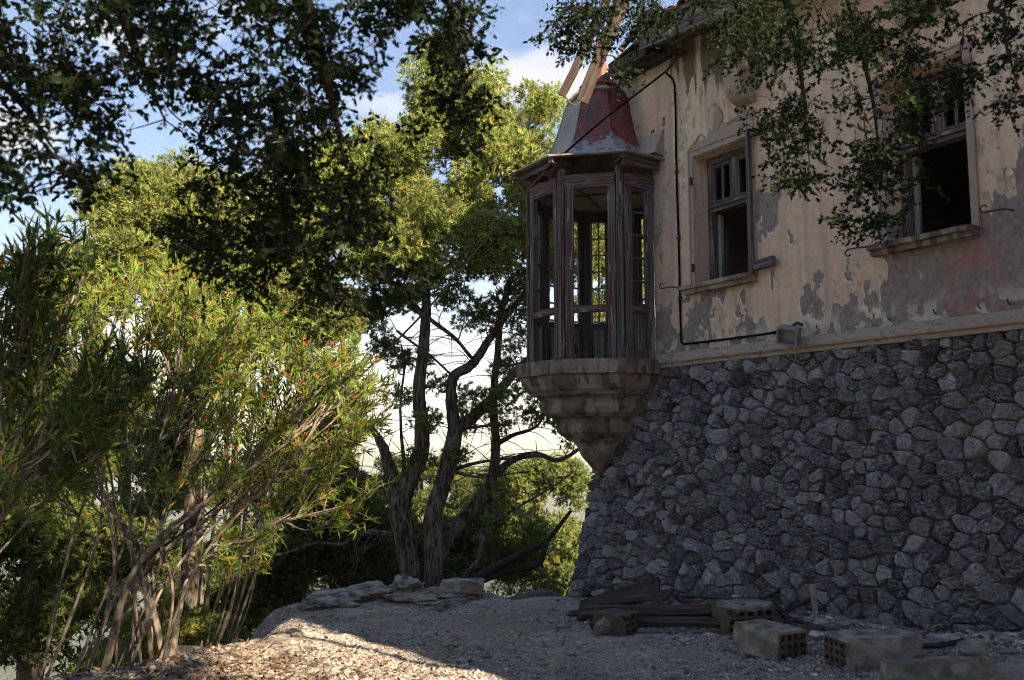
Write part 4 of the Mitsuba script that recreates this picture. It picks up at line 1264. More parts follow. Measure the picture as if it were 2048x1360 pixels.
# ------------------------------------------------------------------ plants
def blades(k, seed, spread, width, l0=0.6, l1=1.0):
    """a tuft of k thin triangles fanning around +z."""
    rng = np.random.default_rng(seed)
    vs, fs = [], []
    for i in range(k):
        a = rng.uniform(0, 6.283)
        t = spread * math.sqrt(rng.random())
        d = np.array([math.sin(t) * math.cos(a), math.sin(t) * math.sin(a), math.cos(t)])
        s = np.cross(d, rng.normal(size=3))
        s /= np.linalg.norm(s)
        b = rng.uniform(0, 0.35) * d
        e = rng.uniform(l0, l1)
        vs += [b - s * width * 0.5, b + s * width * 0.5 + d * 0.12 * e, b + d * e, b - s * width * 0.15 + d * 0.5 * e]
        fs += [[4 * i, 4 * i + 1, 4 * i + 2]]
    v = np.array(vs)
    keep = np.array([k_ for i in range(k) for k_ in (4 * i, 4 * i + 1, 4 * i + 2)])
    return v[keep], np.arange(3 * k).reshape(-1, 3)


TUFTS = [blades(8, s, 0.95, 0.24) for s in range(4)]


def needles(centres, radii, per, size, tone, rng, up=0.6, flat=0.75, jitter=0.2):
    """conifer foliage: tufts spread through each clump; returns mesh and vertex colours."""
    idx = np.repeat(np.arange(len(centres)), np.maximum(1, (per * (radii / radii.mean()) ** 2).astype(int)))
    d = rng.normal(size=(len(idx), 3))
    d /= np.linalg.norm(d, axis=1, keepdims=True)
    r = rng.random(len(idx)) ** 0.45
    off = d * r[:, None] * radii[idx][:, None] * np.array([1, 1, flat])
    pos = centres[idx] + off + rng.normal(size=off.shape) * 0.02
    axis = d + np.array([0, 0, up]) + rng.normal(size=d.shape) * 0.55
    clump = rng.uniform(1 - jitter, 1 + jitter, (len(centres), 1)) * np.array([1.0, 1.0, 1.0])
    col = np.asarray(tone) * clump[idx] * rng.uniform(0.7, 1.3, (len(idx), 1))
    warm = rng.random(len(idx)) < 0.08
    col[warm] = col[warm] * np.array([1.45, 1.0, 0.85])
    out = []
    cols = []
    which = rng.integers(0, 4, len(idx))
    rot = frames(axis, rng)
    sz = size * rng.uniform(0.7, 1.35, len(idx))
    for k in range(4):
        m = which == k
        out.append(scatter(*TUFTS[k], pos[m], rot[m], sz[m]))
        cols.append(np.repeat(col[m], len(TUFTS[k][0]), 0))
    return join(out), np.clip(np.vstack(cols), 0, 1)


def limb(pts, r0, r1, seed, n=None, sides=9, rough=0.16):
    L = len(pts)
    n = n or 7 * L
    q = smooth_line(pts, n)
    q = q + 0.02 * (np.stack([meshkit.noise(q * 2.3 + 9 * a, seed + a) for a in range(3)], -1) - 0.5)
    return tube(q, np.linspace(r0, r1, n), sides, rough=rough, seed=seed), q


def twigs_to(skel, centres, rng, r0=0.012, r1=0.003, sag=0.1, sides=4):
    """thin branches from the nearest skeleton point to each clump."""
    tree = cKDTree(skel)
    out = []
    for k, c in enumerate(centres):
        lower = c - np.array([0, 0, rng.uniform(0.2, 0.9)])
        _, i = tree.query(lower)
        a = skel[i]
        m = 0.5 * (a + c) + rng.normal(size=3) * 0.12 * np.linalg.norm(c - a) - [0, 0, sag * np.linalg.norm(c - a)]
        m2 = 0.25 * a + 0.75 * c + rng.normal(size=3) * 0.06 * np.linalg.norm(c - a)
        L = np.linalg.norm(c - a)
        out.append(tube(smooth_line([a, m, m2, c], 10), np.linspace(r0 * (0.6 + L * 0.5), r1, 10), sides))
    return out


def ellipsoid_points(n, c, r, rng, shell=0.35):
    d = rng.normal(size=(n, 3))
    d /= np.linalg.norm(d, axis=1, keepdims=True)
    return np.asarray(c) + d * (shell + (1 - shell) * rng.random((n, 1)) ** 0.6) * np.asarray(r)


def network(skel, points, rng, r0, sag=0.0, sides=4, lower=0.0):
    """branches that grow outwards: every point hangs on the nearest branch already there."""
    base = cKDTree(skel)
    d0, i0 = base.query(points - [0, 0, lower])
    nodes, parent, kids = [], [], []
    pos = np.zeros((0, 3))
    chains = []
    for k in np.argsort(d0):
        p = points[k]
        a, best = skel[i0[k]], d0[k]
        if len(pos):
            e = np.linalg.norm(pos - (p - [0, 0, lower * 0.3]), axis=1)
            j = int(np.argmin(e))
            if e[j] < best:
                a, best = pos[j], e[j]
        L = np.linalg.norm(p - a)
        m = 0.5 * (a + p) + rng.normal(size=3) * 0.13 * L - [0, 0, sag * L]
        q = smooth_line([a, m, p], 7)
        chains.append((q, L))
        pos = np.vstack([pos, q[2:]])
    return [tube(q, np.linspace(r0 * (0.35 + min(L, 1.2) * 0.75), r0 * 0.25, 7), sides) for q, L in chains]


# ---- the many stemmed cypress behind the terrace
PX = lambda pts, d, off=0.0: [at(560 + x / 2.061, 560 + y / 2.061, d + (p[0] if p else 0) + off) for x, y, *p in pts]
CY = thing('cypress_tree', 'tall many stemmed cypress with a wide sunlit crown beside the oriel', 'tree')
skel = []
limbs = [
    ([(548, 1330), (545, 1240), (522, 1110), (498, 960), (500, 860)], 0.20, 0.19, 'trunk'),
    ([(505, 900), (545, 800), (582, 710), (585, 600), (572, 480), (588, 300), (600, 130), (606, 0), (640, -160), (690, -330)], 0.17, 0.05, 'trunk'),
    ([(490, 900), (450, 770), (425, 690), (385, 620), (300, 560)], 0.13, 0.04, 'limb'),
    ([(470, 900), (430, 860), (350, 812), (255, 800), (170, 755), (60, 700)], 0.10, 0.03, 'limb'),
    ([(628, 1330), (630, 1240), (630, 1100), (628, 980), (665, 860), (705, 700), (722, 600)], 0.185, 0.14, 'trunk'),
    ([(720, 610), (705, 490), (718, 400), (790, 350), (855, 255), (920, 165), (1010, 50), (1080, -90)], 0.12, 0.035, 'limb'),
    ([(720, 620), (790, 570), (880, 480), (960, 390), (1050, 305), (1200, 200)], 0.12, 0.05, 'limb'),
    ([(655, 1150, .2), (690, 1060, .2), (745, 995, .3), (805, 925, .3), (868, 835, .4), (888, 690, .4), (880, 500, .5), (898, 300, .5), (910, 150, .5), (950, 0, .5)], 0.13, 0.05, 'trunk'),
    ([(888, 800, .4), (960, 742, .3), (1060, 720, .2), (1150, 742, .1), (1270, 675, 0)], 0.07, 0.03, 'limb'),
    ([(700, 790), (770, 765), (850, 748), (960, 735)], 0.04, 0.02, 'limb'),
    ([(905, 670, .4), (960, 640, .3), (1060, 600, .2), (1095, 530, .2)], 0.05, 0.015, 'limb'),
    ([(740, 610), (800, 608), (870, 600), (960, 598)], 0.035, 0.012, 'limb'),
    ([(530, 110, -.4), (600, 150, -.3), (650, 185, -.2), (720, 240, -.1), (800, 335, 0)], 0.045, 0.03, 'limb'),
    ([(480, 210, -.3), (560, 270, -.2), (640, 330, -.1), (710, 395, 0)], 0.025, 0.02, 'limb'),
    ([(720, 790), (800, 810), (900, 805), (1030, 790)], 0.03, 0.012, 'limb'),
    ([(600, 1155), (560, 1155), (500, 1150)], 0.014, 0.008, 'limb'),
    ([(490, 1050), (380, 1040), (330, 1055), (250, 1090), (150, 1085), (0, 1130), (-160, 1140)], 0.05, 0.018, 'limb'),
    ([(880, 1000, .6), (1010, 920, .5), (1110, 860, .5), (1200, 800, .4)], 0.03, 0.01, 'limb'),
    ([(606, 20), (700, -60), (800, -120), (900, -140)], 0.06, 0.02, 'limb'),
    ([(595, 160), (520, 60), (420, -20), (330, -60)], 0.06, 0.02, 'limb'),
    ([(500, 880), (510, 760), (500, 640), (495, 500), (515, 340), (500, 260)], 0.04, 0.012, 'limb'),
]
for k, (pts, r0, r1, nm) in enumerate(limbs):
    m, q = limb(PX(pts, 14.0), r0 * 0.84, r1 * 0.84, k + 1, sides=11 if nm == 'trunk' else 8)
    part(CY, nm, m, 'bark', smooth=True)
    skel.append(q)
skel = np.vstack(skel)
CR_ = np.random.default_rng(3)
crown = np.vstack([ellipsoid_points(n, at(px, py, d), r, CR_) for n, px, py, d, r in (
    (48, 900, 330, 14.2, (1.5, 1.1, 1.2)), (24, 900, 190, 14.3, (0.85, 0.8, 0.75)), (34, 1040, 300, 14.5, (0.75, 0.8, 1.15)), (36, 740, 400, 14.0, (1.2, 1.1, 0.95)), (26, 860, 480, 13.6, (1.4, 0.9, 0.55)),
    (24, 620, 480, 13.8, (1.1, 1.0, 0.8)), (20, 1000, 480, 13.8, (0.8, 0.7, 0.6)), (8, 660, 330, 14.4, (0.8, 0.8, 0.5)), (14, 1100, 470, 14.6, (0.6, 0.6, 1.0)))])
low = np.array([at(560 + x / 2.061, 560 + y / 2.061, 14 + o) for x, y, o in ((1000, 230, 0), (960, 330, .2), (900, 120, .1), (690, 90, 0), (740, 60, .1), (820, 130, .2), (480, 330, .2), (420, 290, .1), (440, 250, 0), (870, 500, -.2), (930, 480, -.3), (760, 520, -.1), (600, 580, -.1), (640, 430, .1), (1010, 430, .2), (1070, 500, 0),
                                                                             (700, 740, 0), (740, 720, -.1), (570, 740, -.1), (1090, 560, .1), (850, 180, 0), (640, 30, .1), (560, 330, .2), (920, 370, .2), (380, 180, .3), (500, 480, .1), (760, 600, .2), (1030, 560, .1), (910, 580, .2), (1150, 600, .2), (1190, 660, .1), (780, 460, .1), (980, 30, .1), (1020, 110, .1), (560, 60, .2), (420, 90, .2), (350, 160, .1))])
low = np.vstack([low, np.array([at(x, y, d) for x, y, d in ((985, 545, 14), (1010, 590, 14), (1035, 640, 14.1), (960, 610, 14), (1045, 560, 14), (930, 640, 14.1), (1020, 690, 14), (900, 560, 13.9), (940, 540, 13.8), (760, 560, 14.1), (720, 600, 14.1), (800, 590, 14), (700, 660, 14.2))])])
lowr = CR_.uniform(0.13, 0.26, len(low))
part(CY, 'twigs', join(network(skel, np.vstack([crown[::2], low]), CR_, 0.02, lower=0.2) + [tube(smooth_line([a, a + d * 0.5 + [0, 0, 0.05], a + d], 6), np.linspace(0.008, 0.003, 6), 4) for a, d in zip(skel[CR_.integers(40, len(skel), 330)], CR_.normal(size=(330, 3)) * [0.45, 0.3, 0.28])]), 'bark', kind='stuff')
rad = CR_.uniform(0.22, 0.42, len(crown))
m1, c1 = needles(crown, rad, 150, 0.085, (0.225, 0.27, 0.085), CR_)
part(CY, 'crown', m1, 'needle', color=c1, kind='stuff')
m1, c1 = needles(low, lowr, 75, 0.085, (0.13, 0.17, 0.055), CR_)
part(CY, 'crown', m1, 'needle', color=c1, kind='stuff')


def conifer(name, label, trunk, crowns, tone, seed, per=150, size=0.09, r=(0.25, 0.45), tr=(0.16, 0.05), cat='tree', group=None):
    rng = np.random.default_rng(seed)
    t = thing(name, label, cat, group)
    m, q = limb(trunk, tr[0], tr[1], seed, n=30)
    part(t, 'trunk', m, 'bark', smooth=True)
    c = np.vstack([ellipsoid_points(n, p, rr_, rng) for n, p, rr_ in crowns])
    part(t, 'branches', join(network(q, c, rng, 0.018, lower=0.3)), 'bark', kind='stuff')
    m, col = needles(c, rng.uniform(*r, len(c)), per, size, tone, rng)
    part(t, 'crown', m, 'needle', color=col, kind='stuff')
    return t


conifer('cypress_tree', 'broad cypress behind the oleander with its straight dark trunk left of the rocks', [at(385, 1330, 12.4), at(384, 1200, 12.4), at(386, 1000, 12.5), at(395, 800, 12.6), at(410, 600, 12.8), at(420, 420, 13.0)],
        [(34, at(330, 500, 13.0), (1.1, 0.9, 0.75)), (30, at(480, 460, 13.2), (1.1, 0.9, 0.8)), (18, at(250, 420, 13.4), (0.5, 0.5, 0.45)), (30, at(480, 620, 12.9), (1.2, 0.9, 0.6)), (22, at(160, 560, 12.9), (0.9, 0.8, 0.5)), (14, at(360, 380, 13.2), (0.8, 0.7, 0.4)), (16, at(620, 620, 13.2), (0.7, 0.6, 0.5))], (0.21, 0.25, 0.08), 5)
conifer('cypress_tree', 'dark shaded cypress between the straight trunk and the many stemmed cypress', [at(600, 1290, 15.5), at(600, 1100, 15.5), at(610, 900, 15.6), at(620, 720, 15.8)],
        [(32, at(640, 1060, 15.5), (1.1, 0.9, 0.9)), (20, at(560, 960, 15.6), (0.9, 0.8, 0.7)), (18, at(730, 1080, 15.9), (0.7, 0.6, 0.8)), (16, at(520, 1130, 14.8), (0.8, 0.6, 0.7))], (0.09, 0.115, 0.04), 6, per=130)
conifer('young_cypress', 'bright bushy young cypress right of the leaning log by the house corner', [at(1090, 1280, 17), at(1090, 1100, 17), at(1085, 960, 17)],
        [(36, at(1085, 1060, 17), (1.1, 0.9, 1.05)), (12, at(1140, 960, 17.2), (0.5, 0.5, 0.4)), (10, at(1060, 950, 17.2), (0.35, 0.35, 0.3)), (14, at(1130, 1130, 16.6), (0.7, 0.6, 0.5))], (0.18, 0.225, 0.08), 7, tr=(0.09, 0.03))
conifer('young_cypress', 'bushy young cypress seen between the stems of the big cypress', [at(960, 1270, 18), at(962, 1120, 18), at(960, 990, 18)],
        [(34, at(970, 1080, 18), (0.95, 0.8, 0.95)), (8, at(990, 970, 18), (0.3, 0.3, 0.35)), (16, at(900, 1130, 17.5), (0.7, 0.6, 0.6))], (0.17, 0.215, 0.08), 8, tr=(0.08, 0.03))
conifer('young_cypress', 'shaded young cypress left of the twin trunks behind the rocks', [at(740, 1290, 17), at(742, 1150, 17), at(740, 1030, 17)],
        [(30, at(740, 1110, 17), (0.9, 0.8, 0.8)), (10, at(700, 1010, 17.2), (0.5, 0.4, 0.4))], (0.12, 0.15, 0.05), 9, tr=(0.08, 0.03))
conifer('young_cypress', 'low bright feathery young cypress in front of the straight dark trunk', [at(330, 1370, 9.6), at(330, 1290, 9.6), at(328, 1210, 9.6)],
        [(26, at(330, 1265, 9.7), (0.45, 0.4, 0.33))], (0.18, 0.21, 0.06), 10, per=110, size=0.075, r=(0.12, 0.2), tr=(0.03, 0.012))
conifer('cypress_tree', 'dark cypress at the far left edge behind the oleander', [at(60, 1400, 11.5), at(60, 1200, 11.5), at(70, 1000, 11.6), at(70, 760, 11.8)],
        [(36, at(60, 1000, 11.6), (1.0, 0.9, 1.1)), (20, at(30, 1200, 11.4), (0.9, 0.7, 0.6)), (18, at(150, 820, 12.0), (0.9, 0.8, 0.6)), (20, at(200, 1150, 12.2), (0.8, 0.7, 0.6))], (0.10, 0.125, 0.04), 12, per=140)
conifer('cypress_tree', 'distant cypress filling the gap between the straight trunk and the oleander stems', [at(470, 1330, 15.5), at(470, 1100, 15.5), at(470, 900, 15.6)],
        [(34, at(450, 1190, 15.0), (1.1, 0.8, 0.6)), (14, at(300, 1120, 16), (0.9, 0.7, 0.5))], (0.13, 0.155, 0.05), 13, per=130)

conifer('cypress_tree', 'hazy green cypress low on the slope behind the oleander stems', [at(250, 1250, 19), at(250, 1050, 19), at(252, 850, 19)],
        [(40, at(250, 960, 19), (1.7, 1.2, 1.0)), (18, at(150, 880, 19.4), (0.9, 0.8, 0.6)), (18, at(330, 860, 19.2), (0.8, 0.8, 0.6))], (0.13, 0.16, 0.055), 15, per=120, size=0.105)
conifer('cypress_tree', 'hazy green cypress farther down the slope left of the twin trunks', [at(580, 1200, 21), at(580, 1000, 21), at(585, 840, 21)],
        [(34, at(580, 930, 21), (1.3, 1.0, 0.9)), (12, at(660, 960, 20.5), (0.7, 0.6, 0.5))], (0.13, 0.16, 0.055), 16, per=120, size=0.11)
conifer('cypress_tree', 'tall cypress standing behind the oriel and seen through its panes', [at(1240, 1200, 18), at(1240, 900, 18), at(1235, 600, 18), at(1230, 420, 18)],
        [(44, at(1225, 480, 18), (1.2, 1.0, 1.5)), (26, at(1220, 680, 17.8), (1.0, 0.8, 0.9))], (0.22, 0.25, 0.08), 17, per=130, size=0.10)

conifer('cypress_tree', 'far cypress low between the stems of the big cypress', [at(840, 1150, 26), at(840, 1000, 26), at(842, 930, 26)],
        [(40, at(840, 1010, 26), (2.2, 1.5, 0.9)), (10, at(800, 950, 26), (0.5, 0.5, 0.4)), (10, at(900, 955, 26), (0.6, 0.5, 0.4))], (0.13, 0.16, 0.055), 18, per=120, size=0.12)
conifer('cypress_tree', 'far cypress on the slope at the left behind the shaded oleander', [at(60, 1200, 24), at(60, 1000, 24), at(62, 800, 24)],
        [(46, at(70, 920, 24), (2.2, 1.5, 1.2)), (20, at(420, 960, 25), (1.6, 1.0, 0.8))], (0.13, 0.16, 0.055), 19, per=120, size=0.12)

for k, (x_, y_, h_, r_) in enumerate(((2.93, 3.2, 3.9, 0.04), (3.22, 3.36, 3.5, 0.022))):
    single('iron_post', ('thick', 'thin')[k] + ' rusty iron post whose shadow crosses the sunlit gravel', 'post', tube([(x_, y_, -0.3), (x_, y_, h_ * 0.5), (x_ + 0.02, y_, h_)], r_, 8), 'iron', smooth=60)

# leaning fallen log with bare branches
lg = thing('fallen_log', 'dark fallen trunk leaning to the right behind the gravel edge with bare branches', 'log')
for k, (pts, r0, r1, nm) in enumerate((([(770, 1260, -.6), (820, 1225, -.6), (900, 1175, -.5), (1010, 1120, -.4), (1090, 1085, -.3), (1140, 1030, -.2), (1200, 950, 0)], 0.075, 0.022, 'trunk'), ([(800, 1250, -.6), (880, 1215, -.5), (980, 1190, -.4), (1080, 1165, -.4)], 0.07, 0.05, 'limb'),
                                       ([(1075, 1165, -.4), (1085, 1120, -.4), (1100, 1080, -.3)], 0.05, 0.03, 'limb'), ([(765, 1225, -.3), (820, 1150, -.2), (835, 1090, -.2), (828, 1040, -.1)], 0.05, 0.03, 'limb'), ([(1050, 1180, -.4), (1100, 1225, -.4), (1140, 1250, -.4)], 0.03, 0.012, 'limb'))):
    m, q = limb(PX(pts, 13.4), r0, r1, 40 + k)
    part(lg, nm, m, 'dark_bark' if k < 3 else 'bark', smooth=True)
ct = smooth_line([on_ground(345, 1330, -0.02), on_ground(418, 1318, 0.05)], 12)
ct = np.array([at(338, 1303, 9.0), at(378, 1303, 8.95), at(420, 1308, 8.9)])
single('cut_log', 'short pale sawn log lying at the edge of the ground below the straight trunk', 'log', tube(smooth_line(ct, 14), 0.055, 12, rough=0.1), 'pale_bark', smooth=50)


# ---- undergrowth on the slope
UR = np.random.default_rng(14)
n = 420
y = UR.uniform(9.5, 24, n)
x = UR.uniform(-0.62, 0.12, n) * y
d = signed(x, y)
ok = (d > 0.9) & (d < 14)
x, y = x[ok], y[ok]
c = np.stack([x, y, ground_z(x, y) + UR.uniform(0.1, 0.55, len(x))], -1)
m, col = needles(c, UR.uniform(0.25, 0.5, len(c)), 110, 0.10, (0.12, 0.145, 0.045), UR, flat=0.7, jitter=0.35)
single('undergrowth', 'low green scrub covering the slope below the terrace', 'scrub', m, 'needle', color=col, kind='stuff')

# ---- oleanders
ol_v = np.array([[0, 0, 0], [0.07, 0, 0.35], [0.055, 0.03, 0.7], [0, 0.11, 1.0], [-0.055, 0.03, 0.7], [-0.07, 0, 0.35], [0, -0.02, 0.4]])
ol_f = np.array([[0, 1, 6], [0, 6, 5], [1, 2, 6], [5, 6, 4], [2, 3, 4], [6, 2, 4]])


def oleander(label, base, targets, tone, seed, stems, leaf=0.125, r0=0.028, per=13, flowers=0.0, spread=0.16):
    rng = np.random.default_rng(seed)
    t = thing('oleander', label, 'shrub')
    tips, tipdir, wood = [], [], []
    ks = rng.permutation(len(targets))
    stem_pts = []
    for s in range(stems):
        tg = targets[ks[s % len(ks)]]
        b = base + rng.normal(size=3) * [spread, spread, 0]
        b[2] = ground_z(b[:1], b[1:2])[0] - 0.05
        mid = b + (tg - b) * [0.22, 0.22, 0.36] + rng.normal(size=3) * [0.14, 0.14, 0.05]
        mid2 = b + (tg - b) * [0.6, 0.6, 0.74] + rng.normal(size=3) * 0.13
        q = smooth_line([b, mid, mid2, tg], 26)
        q = q + 0.075 * (np.stack([meshkit.noise(q * 2.1 + 9 * a + s, seed + a) for a in range(3)], -1) - 0.5) * np.linspace(0, 1, 26)[:, None]
        rr_ = rng.choice([0.45, 0.65, 1.0], p=[0.5, 0.3, 0.2]) * r0
        part(t, 'stem', tube(q, np.linspace(rr_, 0.006, 26), 7, rough=0.12, seed=s), 'pale_bark', smooth=True)
        stem_pts.append(q)
        tips.append(q[-1])
        tipdir.append(q[-1] - q[-4])
    sp = np.vstack([q[9:] for q in stem_pts])
    tree = cKDTree(sp)
    for tg in targets:
        _, i = tree.query(tg - (tg - base) * 0.22 * rng.uniform(0.6, 1.4))
        a = sp[i]
        m = 0.5 * (a + tg) + rng.normal(size=3) * 0.05 - [0, 0, 0.04]
        q = smooth_line([a, m, tg], 9)
        wood.append(tube(q, np.linspace(0.0075, 0.0035, 9), 5))
        for f in (0.72, 0.88, 1.0):
            k = int(f * 8)
            tips.append(q[k] + rng.normal(size=3) * 0.01)
            tipdir.append(q[k] - q[k - 1] + rng.normal(size=3) * 0.01)
        for e in range(3):
            d = (q[-1] - q[4]) + rng.normal(size=3) * 0.16
            d *= rng.uniform(0.12, 0.3) / np.linalg.norm(d)
            q2 = q[rng.integers(4, 8)]
            wood.append(tube(smooth_line([q2, q2 + d * 0.5 + [0, 0, 0.01], q2 + d], 6), np.linspace(0.005, 0.003, 6), 4))
            tips.append(q2 + d)
            tipdir.append(d)
    part(t, 'twigs', join(wood), 'pale_bark', smooth=True, kind='stuff')
    tips, tipdir = np.array(tips), np.array(tipdir)
    tipdir = tipdir / np.linalg.norm(tipdir, axis=1, keepdims=True) + [0, 0, 0.35]
    n = len(tips) * per
    idx = np.repeat(np.arange(len(tips)), per)
    axis = tipdir[idx] * rng.uniform(0.2, 1.2, (n, 1)) + rng.normal(size=(n, 3)) * 0.55
    pos = tips[idx] - tipdir[idx] * rng.uniform(0, 0.09, (n, 1))
    size = leaf * rng.uniform(0.55, 1.2, n)
    v, f = scatter(ol_v, ol_f, pos, frames(axis, rng), np.stack([size, size, size], -1))
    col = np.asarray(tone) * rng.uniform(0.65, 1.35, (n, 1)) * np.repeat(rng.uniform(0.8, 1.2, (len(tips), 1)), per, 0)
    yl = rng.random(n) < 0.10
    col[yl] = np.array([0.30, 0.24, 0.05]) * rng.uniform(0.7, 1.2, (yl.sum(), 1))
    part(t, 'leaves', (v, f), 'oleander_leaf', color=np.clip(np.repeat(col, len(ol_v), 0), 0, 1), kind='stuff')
    if flowers:
        pick = tips[rng.random(len(tips)) < flowers]
        if len(pick):
            nn = len(pick) * 7
            idx = np.repeat(np.arange(len(pick)), 7)
            v, f = scatter(lf_v, lf_f, pick[idx] + rng.normal(size=(nn, 3)) * 0.02, frames(rng.normal(size=(nn, 3)), rng), rng.uniform(0.02, 0.045, nn))
            part(t, 'blossom', (v, f), 'vertex_matt', color=np.repeat(np.array([0.50, 0.085, 0.045]) * rng.uniform(0.6, 1.3, (nn, 1)), 4, 0), kind='stuff', label='withered reddish blossom')
    return t


OR = np.random.default_rng(77)


def targets_in(regions):
    out = []
    for n, px, py, rx, ry, d0, d1 in regions:
        for k in range(n):
            a, r = OR.uniform(0, 6.283), math.sqrt(OR.random())
            out.append(at(px + rx * r * math.cos(a), py + ry * r * math.sin(a), OR.uniform(d0, d1)))
    return np.array(out)


b0 = np.array([-2.95, 7.05, -0.2])
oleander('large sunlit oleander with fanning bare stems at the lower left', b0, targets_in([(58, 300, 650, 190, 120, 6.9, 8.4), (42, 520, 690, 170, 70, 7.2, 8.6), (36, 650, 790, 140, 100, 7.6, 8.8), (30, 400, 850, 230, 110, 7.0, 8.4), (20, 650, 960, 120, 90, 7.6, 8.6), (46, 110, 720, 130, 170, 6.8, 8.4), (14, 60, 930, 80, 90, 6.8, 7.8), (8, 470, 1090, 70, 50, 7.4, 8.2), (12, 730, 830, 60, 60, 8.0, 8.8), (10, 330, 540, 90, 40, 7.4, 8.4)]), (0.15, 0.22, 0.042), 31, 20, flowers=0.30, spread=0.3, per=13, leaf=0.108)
b1 = np.array([-3.9, 6.1, -0.2])
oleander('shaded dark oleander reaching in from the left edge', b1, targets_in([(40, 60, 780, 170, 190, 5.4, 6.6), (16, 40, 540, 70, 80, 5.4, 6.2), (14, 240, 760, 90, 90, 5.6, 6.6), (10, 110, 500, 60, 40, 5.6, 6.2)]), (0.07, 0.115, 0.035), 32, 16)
b2 = np.array([-1.9, 12.6, -1.2])
oleander('farther sunlit oleander between the large oleander and the rocks', np.array([-3.3, 10.2, -1.0]), targets_in([(30, 580, 720, 150, 70, 9.5, 11), (24, 690, 760, 90, 90, 9.6, 11), (16, 560, 860, 130, 90, 9.4, 10.6), (16, 440, 620, 110, 60, 9.4, 10.6)]), (0.16, 0.225, 0.042), 33, 12, flowers=0.2, leaf=0.11)

# ---- holm oaks standing behind the camera; their boughs hang into the view
ok_v = np.array([[0, 0, 0], [0.2, 0.03, 0.3], [0.23, 0.03, 0.6], [0, -0.02, 1.0], [-0.23, 0.03, 0.6], [-0.2, 0.03, 0.3]])
ok_f = np.array([[0, 1, 5], [1, 2, 4], [1, 4, 5], [2, 3, 4]])


def oak_foliage(twigs, dirs, per, leaf, tone, rng, length=0.16):
    n = len(twigs) * per
    idx = np.repeat(np.arange(len(twigs)), per)
    s = np.tile((np.arange(per) + 0.5) / per, len(twigs))[:, None]
    d = dirs / np.linalg.norm(dirs, axis=1, keepdims=True)
    pos = twigs[idx] + d[idx] * (s * length) + rng.normal(size=(n, 3)) * 0.006
    axis = d[idx] * 0.7 + rng.normal(size=(n, 3)) * 0.75
    size = leaf * rng.uniform(0.65, 1.25, n)
    v, f = scatter(ok_v, ok_f, pos, frames(axis, rng), size)
    col = np.asarray(tone) * rng.uniform(0.65, 1.4, (n, 1)) * np.repeat(rng.uniform(0.75, 1.25, (len(twigs), 1)), per, 0)
    return (v, f), np.repeat(np.clip(col, 0, 1), len(ok_v), 0)


def hang(regions, rng):
    tw = []
    for n, px, py, rx, ry, d0, d1 in regions:
        m = max(3, n // 9)
        cl = [(px + rx * math.sqrt(rng.random()) * math.cos(a), py + ry * math.sqrt(rng.random()) * math.sin(a), rng.uniform(d0, d1)) for a in rng.uniform(0, 6.283, m)]
        for k in range(n):
            c = cl[rng.integers(m)]
            tw.append(at(c[0] + rng.normal() * 0.22 * min(rx, ry, 90), c[1] + rng.normal() * 0.22 * min(rx, ry, 90), c[2] + rng.normal() * 0.12))
    return np.array(tw)


def oak(label, trunk, boughs, regions, shade_bulk, tone, seed, leaf=0.042, keep=None):
    rng = np.random.default_rng(seed)
    t = thing('holm_oak', label, 'tree')
    m, q = limb(trunk, 0.26, 0.14, seed, n=24, sides=14)
    part(t, 'trunk', m, 'bark', smooth=True)
    sk = [q[10:]]
    for k, (pts, r0, r1) in enumerate(boughs):
        m, q = limb(pts, r0, r1, seed + 60 + k, n=40)
        part(t, 'bough', m, 'dark_bark', smooth=True)
        sk.append(q[8:])
    sk = np.vstack(sk)
    tw = hang(regions, rng)
    # branches: hang every group of twigs from the nearest bough
    pick = tw[rng.permutation(len(tw))[: len(tw) // 5]]
    wood = network(sk, pick, rng, 0.009, sag=-0.08)
    d = np.stack([rng.normal(size=len(tw)), rng.normal(size=len(tw)), rng.normal(size=len(tw)) * 0.6 - 0.55], -1)
    for p, e in zip(tw, d):
        wood.append(tube([p - e / np.linalg.norm(e) * 0.06, p, p + e / np.linalg.norm(e) * 0.14], [0.0025, 0.002, 0.001], 3))
    part(t, 'twigs', join(wood), 'dark_bark', kind='stuff')
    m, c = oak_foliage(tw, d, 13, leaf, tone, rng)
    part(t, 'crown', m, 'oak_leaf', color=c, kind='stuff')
    if shade_bulk:  # added foliage outside the view, put there to shade wall and ground
        b = np.vstack([ellipsoid_points(n, c_, r_, rng, 0.1) for n, c_, r_ in shade_bulk])
        fw = (b - EYE) @ np.array([0, CP, SP])
        up = (b - EYE) @ np.array([0, -SP, CP])
        vis = (fw > 0.3) & (np.abs(b[:, 0]) < 0.60 * fw) & (np.abs(up) < 0.42 * fw)
        b = b[~vis & (np.linalg.norm(b - EYE, axis=1) > 1.2)]
        if keep is not None:
            b = b[keep(b)]
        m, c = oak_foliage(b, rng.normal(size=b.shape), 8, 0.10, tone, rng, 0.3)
        part(t, 'crown', m, 'oak_leaf', color=c, kind='stuff')  # added shading leaves, filed with the crown
    return t


def not_over_patch(b):
    """leave the sun its way to the lit strip of gravel."""
    k = b[:, 2] / SUN[2]
    g = b - SUN * k[:, None]
    lit = (g[:, 0] > -8.5) & (g[:, 0] < -3.4) & (g[:, 1] > 9.6) & (g[:, 1] < 13.8) & (meshkit.noise(b * 1.9, 12) > 0.3)
    return ~lit & ~((g[:, 0] > -1.7) & (g[:, 0] < 0.4) & (g[:, 1] > 6.55) & (g[:, 1] < 8.4))


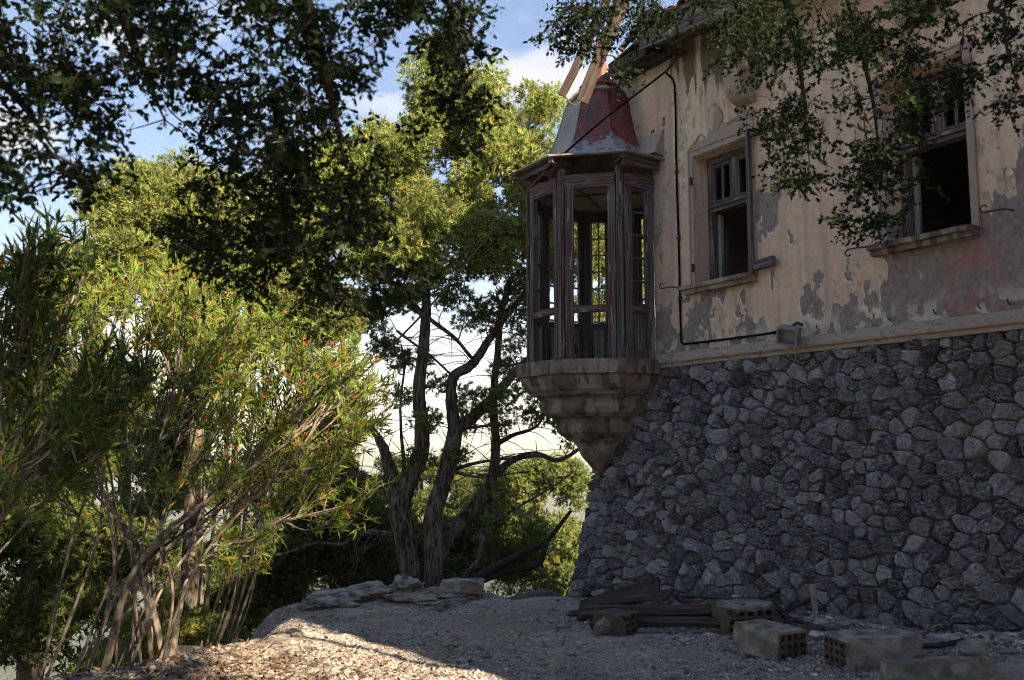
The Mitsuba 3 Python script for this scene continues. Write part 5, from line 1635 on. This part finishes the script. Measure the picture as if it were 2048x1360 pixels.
tone = (0.018, 0.031, 0.015)
oak('holm oak with dark leafy boughs hanging across the upper left', [(-1.6, -2.2, -0.2), (-1.5, -2.1, 1.2), (-1.3, -1.7, 2.6), (-1.1, -1.0, 3.8)],
    [([(-1.1, -1.0, 3.7), (-0.9, 0.8, 4.6), at(560, -160, 3.6), at(640, 100, 4.2), at(690, 330, 4.6)], 0.11, 0.005), ([(-1.2, -1.2, 3.6), (-1.8, 0.8, 4.4), at(150, -160, 3.6), at(260, 60, 4.2), at(330, 240, 4.5)], 0.09, 0.004),
     ([(-1.0, -1.0, 3.8), (0.0, 1.0, 5.0), at(850, -170, 4.0), at(900, 10, 4.6), at(940, 140, 4.9)], 0.08, 0.004), ([(-1.2, -1.4, 3.4), (-2.6, 0.8, 4.0), at(-200, 0, 3.8), at(20, 180, 4.2), at(110, 300, 4.4)], 0.07, 0.004)],
    [(330, 170, 60, 240, 130, 3.6, 5.0), (150, 90, 230, 150, 120, 3.8, 4.8), (430, 520, 120, 220, 190, 3.7, 5.2), (330, 640, 330, 150, 190, 4.2, 5.4), (210, 470, 430, 150, 140, 4.4, 5.4), (120, 720, 560, 110, 70, 4.6, 5.4), (120, 820, 40, 160, 60, 4.2, 5.0),
     (60, 960, 70, 100, 60, 4.4, 5.0), (70, 900, 190, 80, 70, 4.7, 5.2), (20, 970, 250, 40, 40, 4.7, 5.2), (18, 60, 390, 70, 30, 4.2, 4.8), (22, 170, 340, 70, 40, 4.2, 4.8)],
    [(900, (-1.0, 1.0, 5.6), (2.8, 2.8, 1.6)), (500, (1.6, -0.6, 5.6), (2.2, 2.0, 1.5)), (300, (-3.4, 3.0, 5.4), (1.6, 2.2, 1.2)), (1300, (-2.5, -2.5, 4.6), (4.2, 2.6, 2.6)), (150, (2.3, 0.9, 4.0), (1.0, 0.7, 0.6)), (3600, (-6.5, 0.0, 3.2), (2.6, 5.0, 3.8)), (3000, (-1.0, -6.0, 3.2), (6.0, 2.6, 3.8))], tone, 91, keep=not_over_patch)  # unseen leaf masses added to darken the shaded side
oak('holm oak with sprays of leaves hanging before the upper windows on the right', [(3.4, -2.4, -0.1), (3.3, -2.2, 1.2), (3.1, -1.6, 2.8), (2.9, -0.8, 4.2)],
    [([(2.9, -0.8, 4.1), (2.8, 1.2, 5.2), at(1640, -220, 4.6), at(1690, -20, 5.2), at(1740, 180, 5.4), at(1760, 330, 5.4)], 0.05, 0.003), ([(2.9, -0.8, 4.1), (2.2, 1.6, 5.3), at(1480, -200, 4.8), at(1570, 0, 5.3), at(1610, 200, 5.5), at(1620, 330, 5.6)], 0.045, 0.003),
     ([(3.0, -0.9, 4.0), (3.6, 1.0, 4.8), at(2080, -100, 4.6), at(2010, 40, 4.9), at(2035, 180, 5.0)], 0.035, 0.003), ([(2.8, -0.7, 4.2), (1.6, 2.0, 5.6), at(1260, -160, 5.2), at(1230, 10, 5.6), at(1200, 110, 5.8)], 0.045, 0.003)],
    [(230, 1600, 60, 150, 90, 4.8, 6.0), (150, 1800, 60, 130, 70, 4.8, 5.8), (105, 1580, 260, 60, 110, 5.2, 5.9), (24, 1600, 375, 35, 28, 5.3, 5.7), (95, 1765, 230, 85, 110, 5.0, 5.8), (70, 1785, 365, 75, 80, 5.1, 5.7), (34, 1730, 430, 45, 30, 5.1, 5.5), (50, 1880, 160, 60, 60, 5.0, 5.6),
     (46, 2010, 110, 40, 110, 4.7, 5.3), (14, 2020, 210, 25, 25, 4.8, 5.2), (110, 1235, 20, 90, 50, 5.4, 6.6), (45, 1195, 70, 35, 70, 5.5, 6.2), (50, 1140, 90, 50, 80, 5.5, 6.3), (14, 1240, 145, 50, 14, 5.6, 6.4), (45, 1470, 30, 70, 45, 5.2, 6.2), (25, 1350, 12, 60, 25, 5.4, 6.2)],
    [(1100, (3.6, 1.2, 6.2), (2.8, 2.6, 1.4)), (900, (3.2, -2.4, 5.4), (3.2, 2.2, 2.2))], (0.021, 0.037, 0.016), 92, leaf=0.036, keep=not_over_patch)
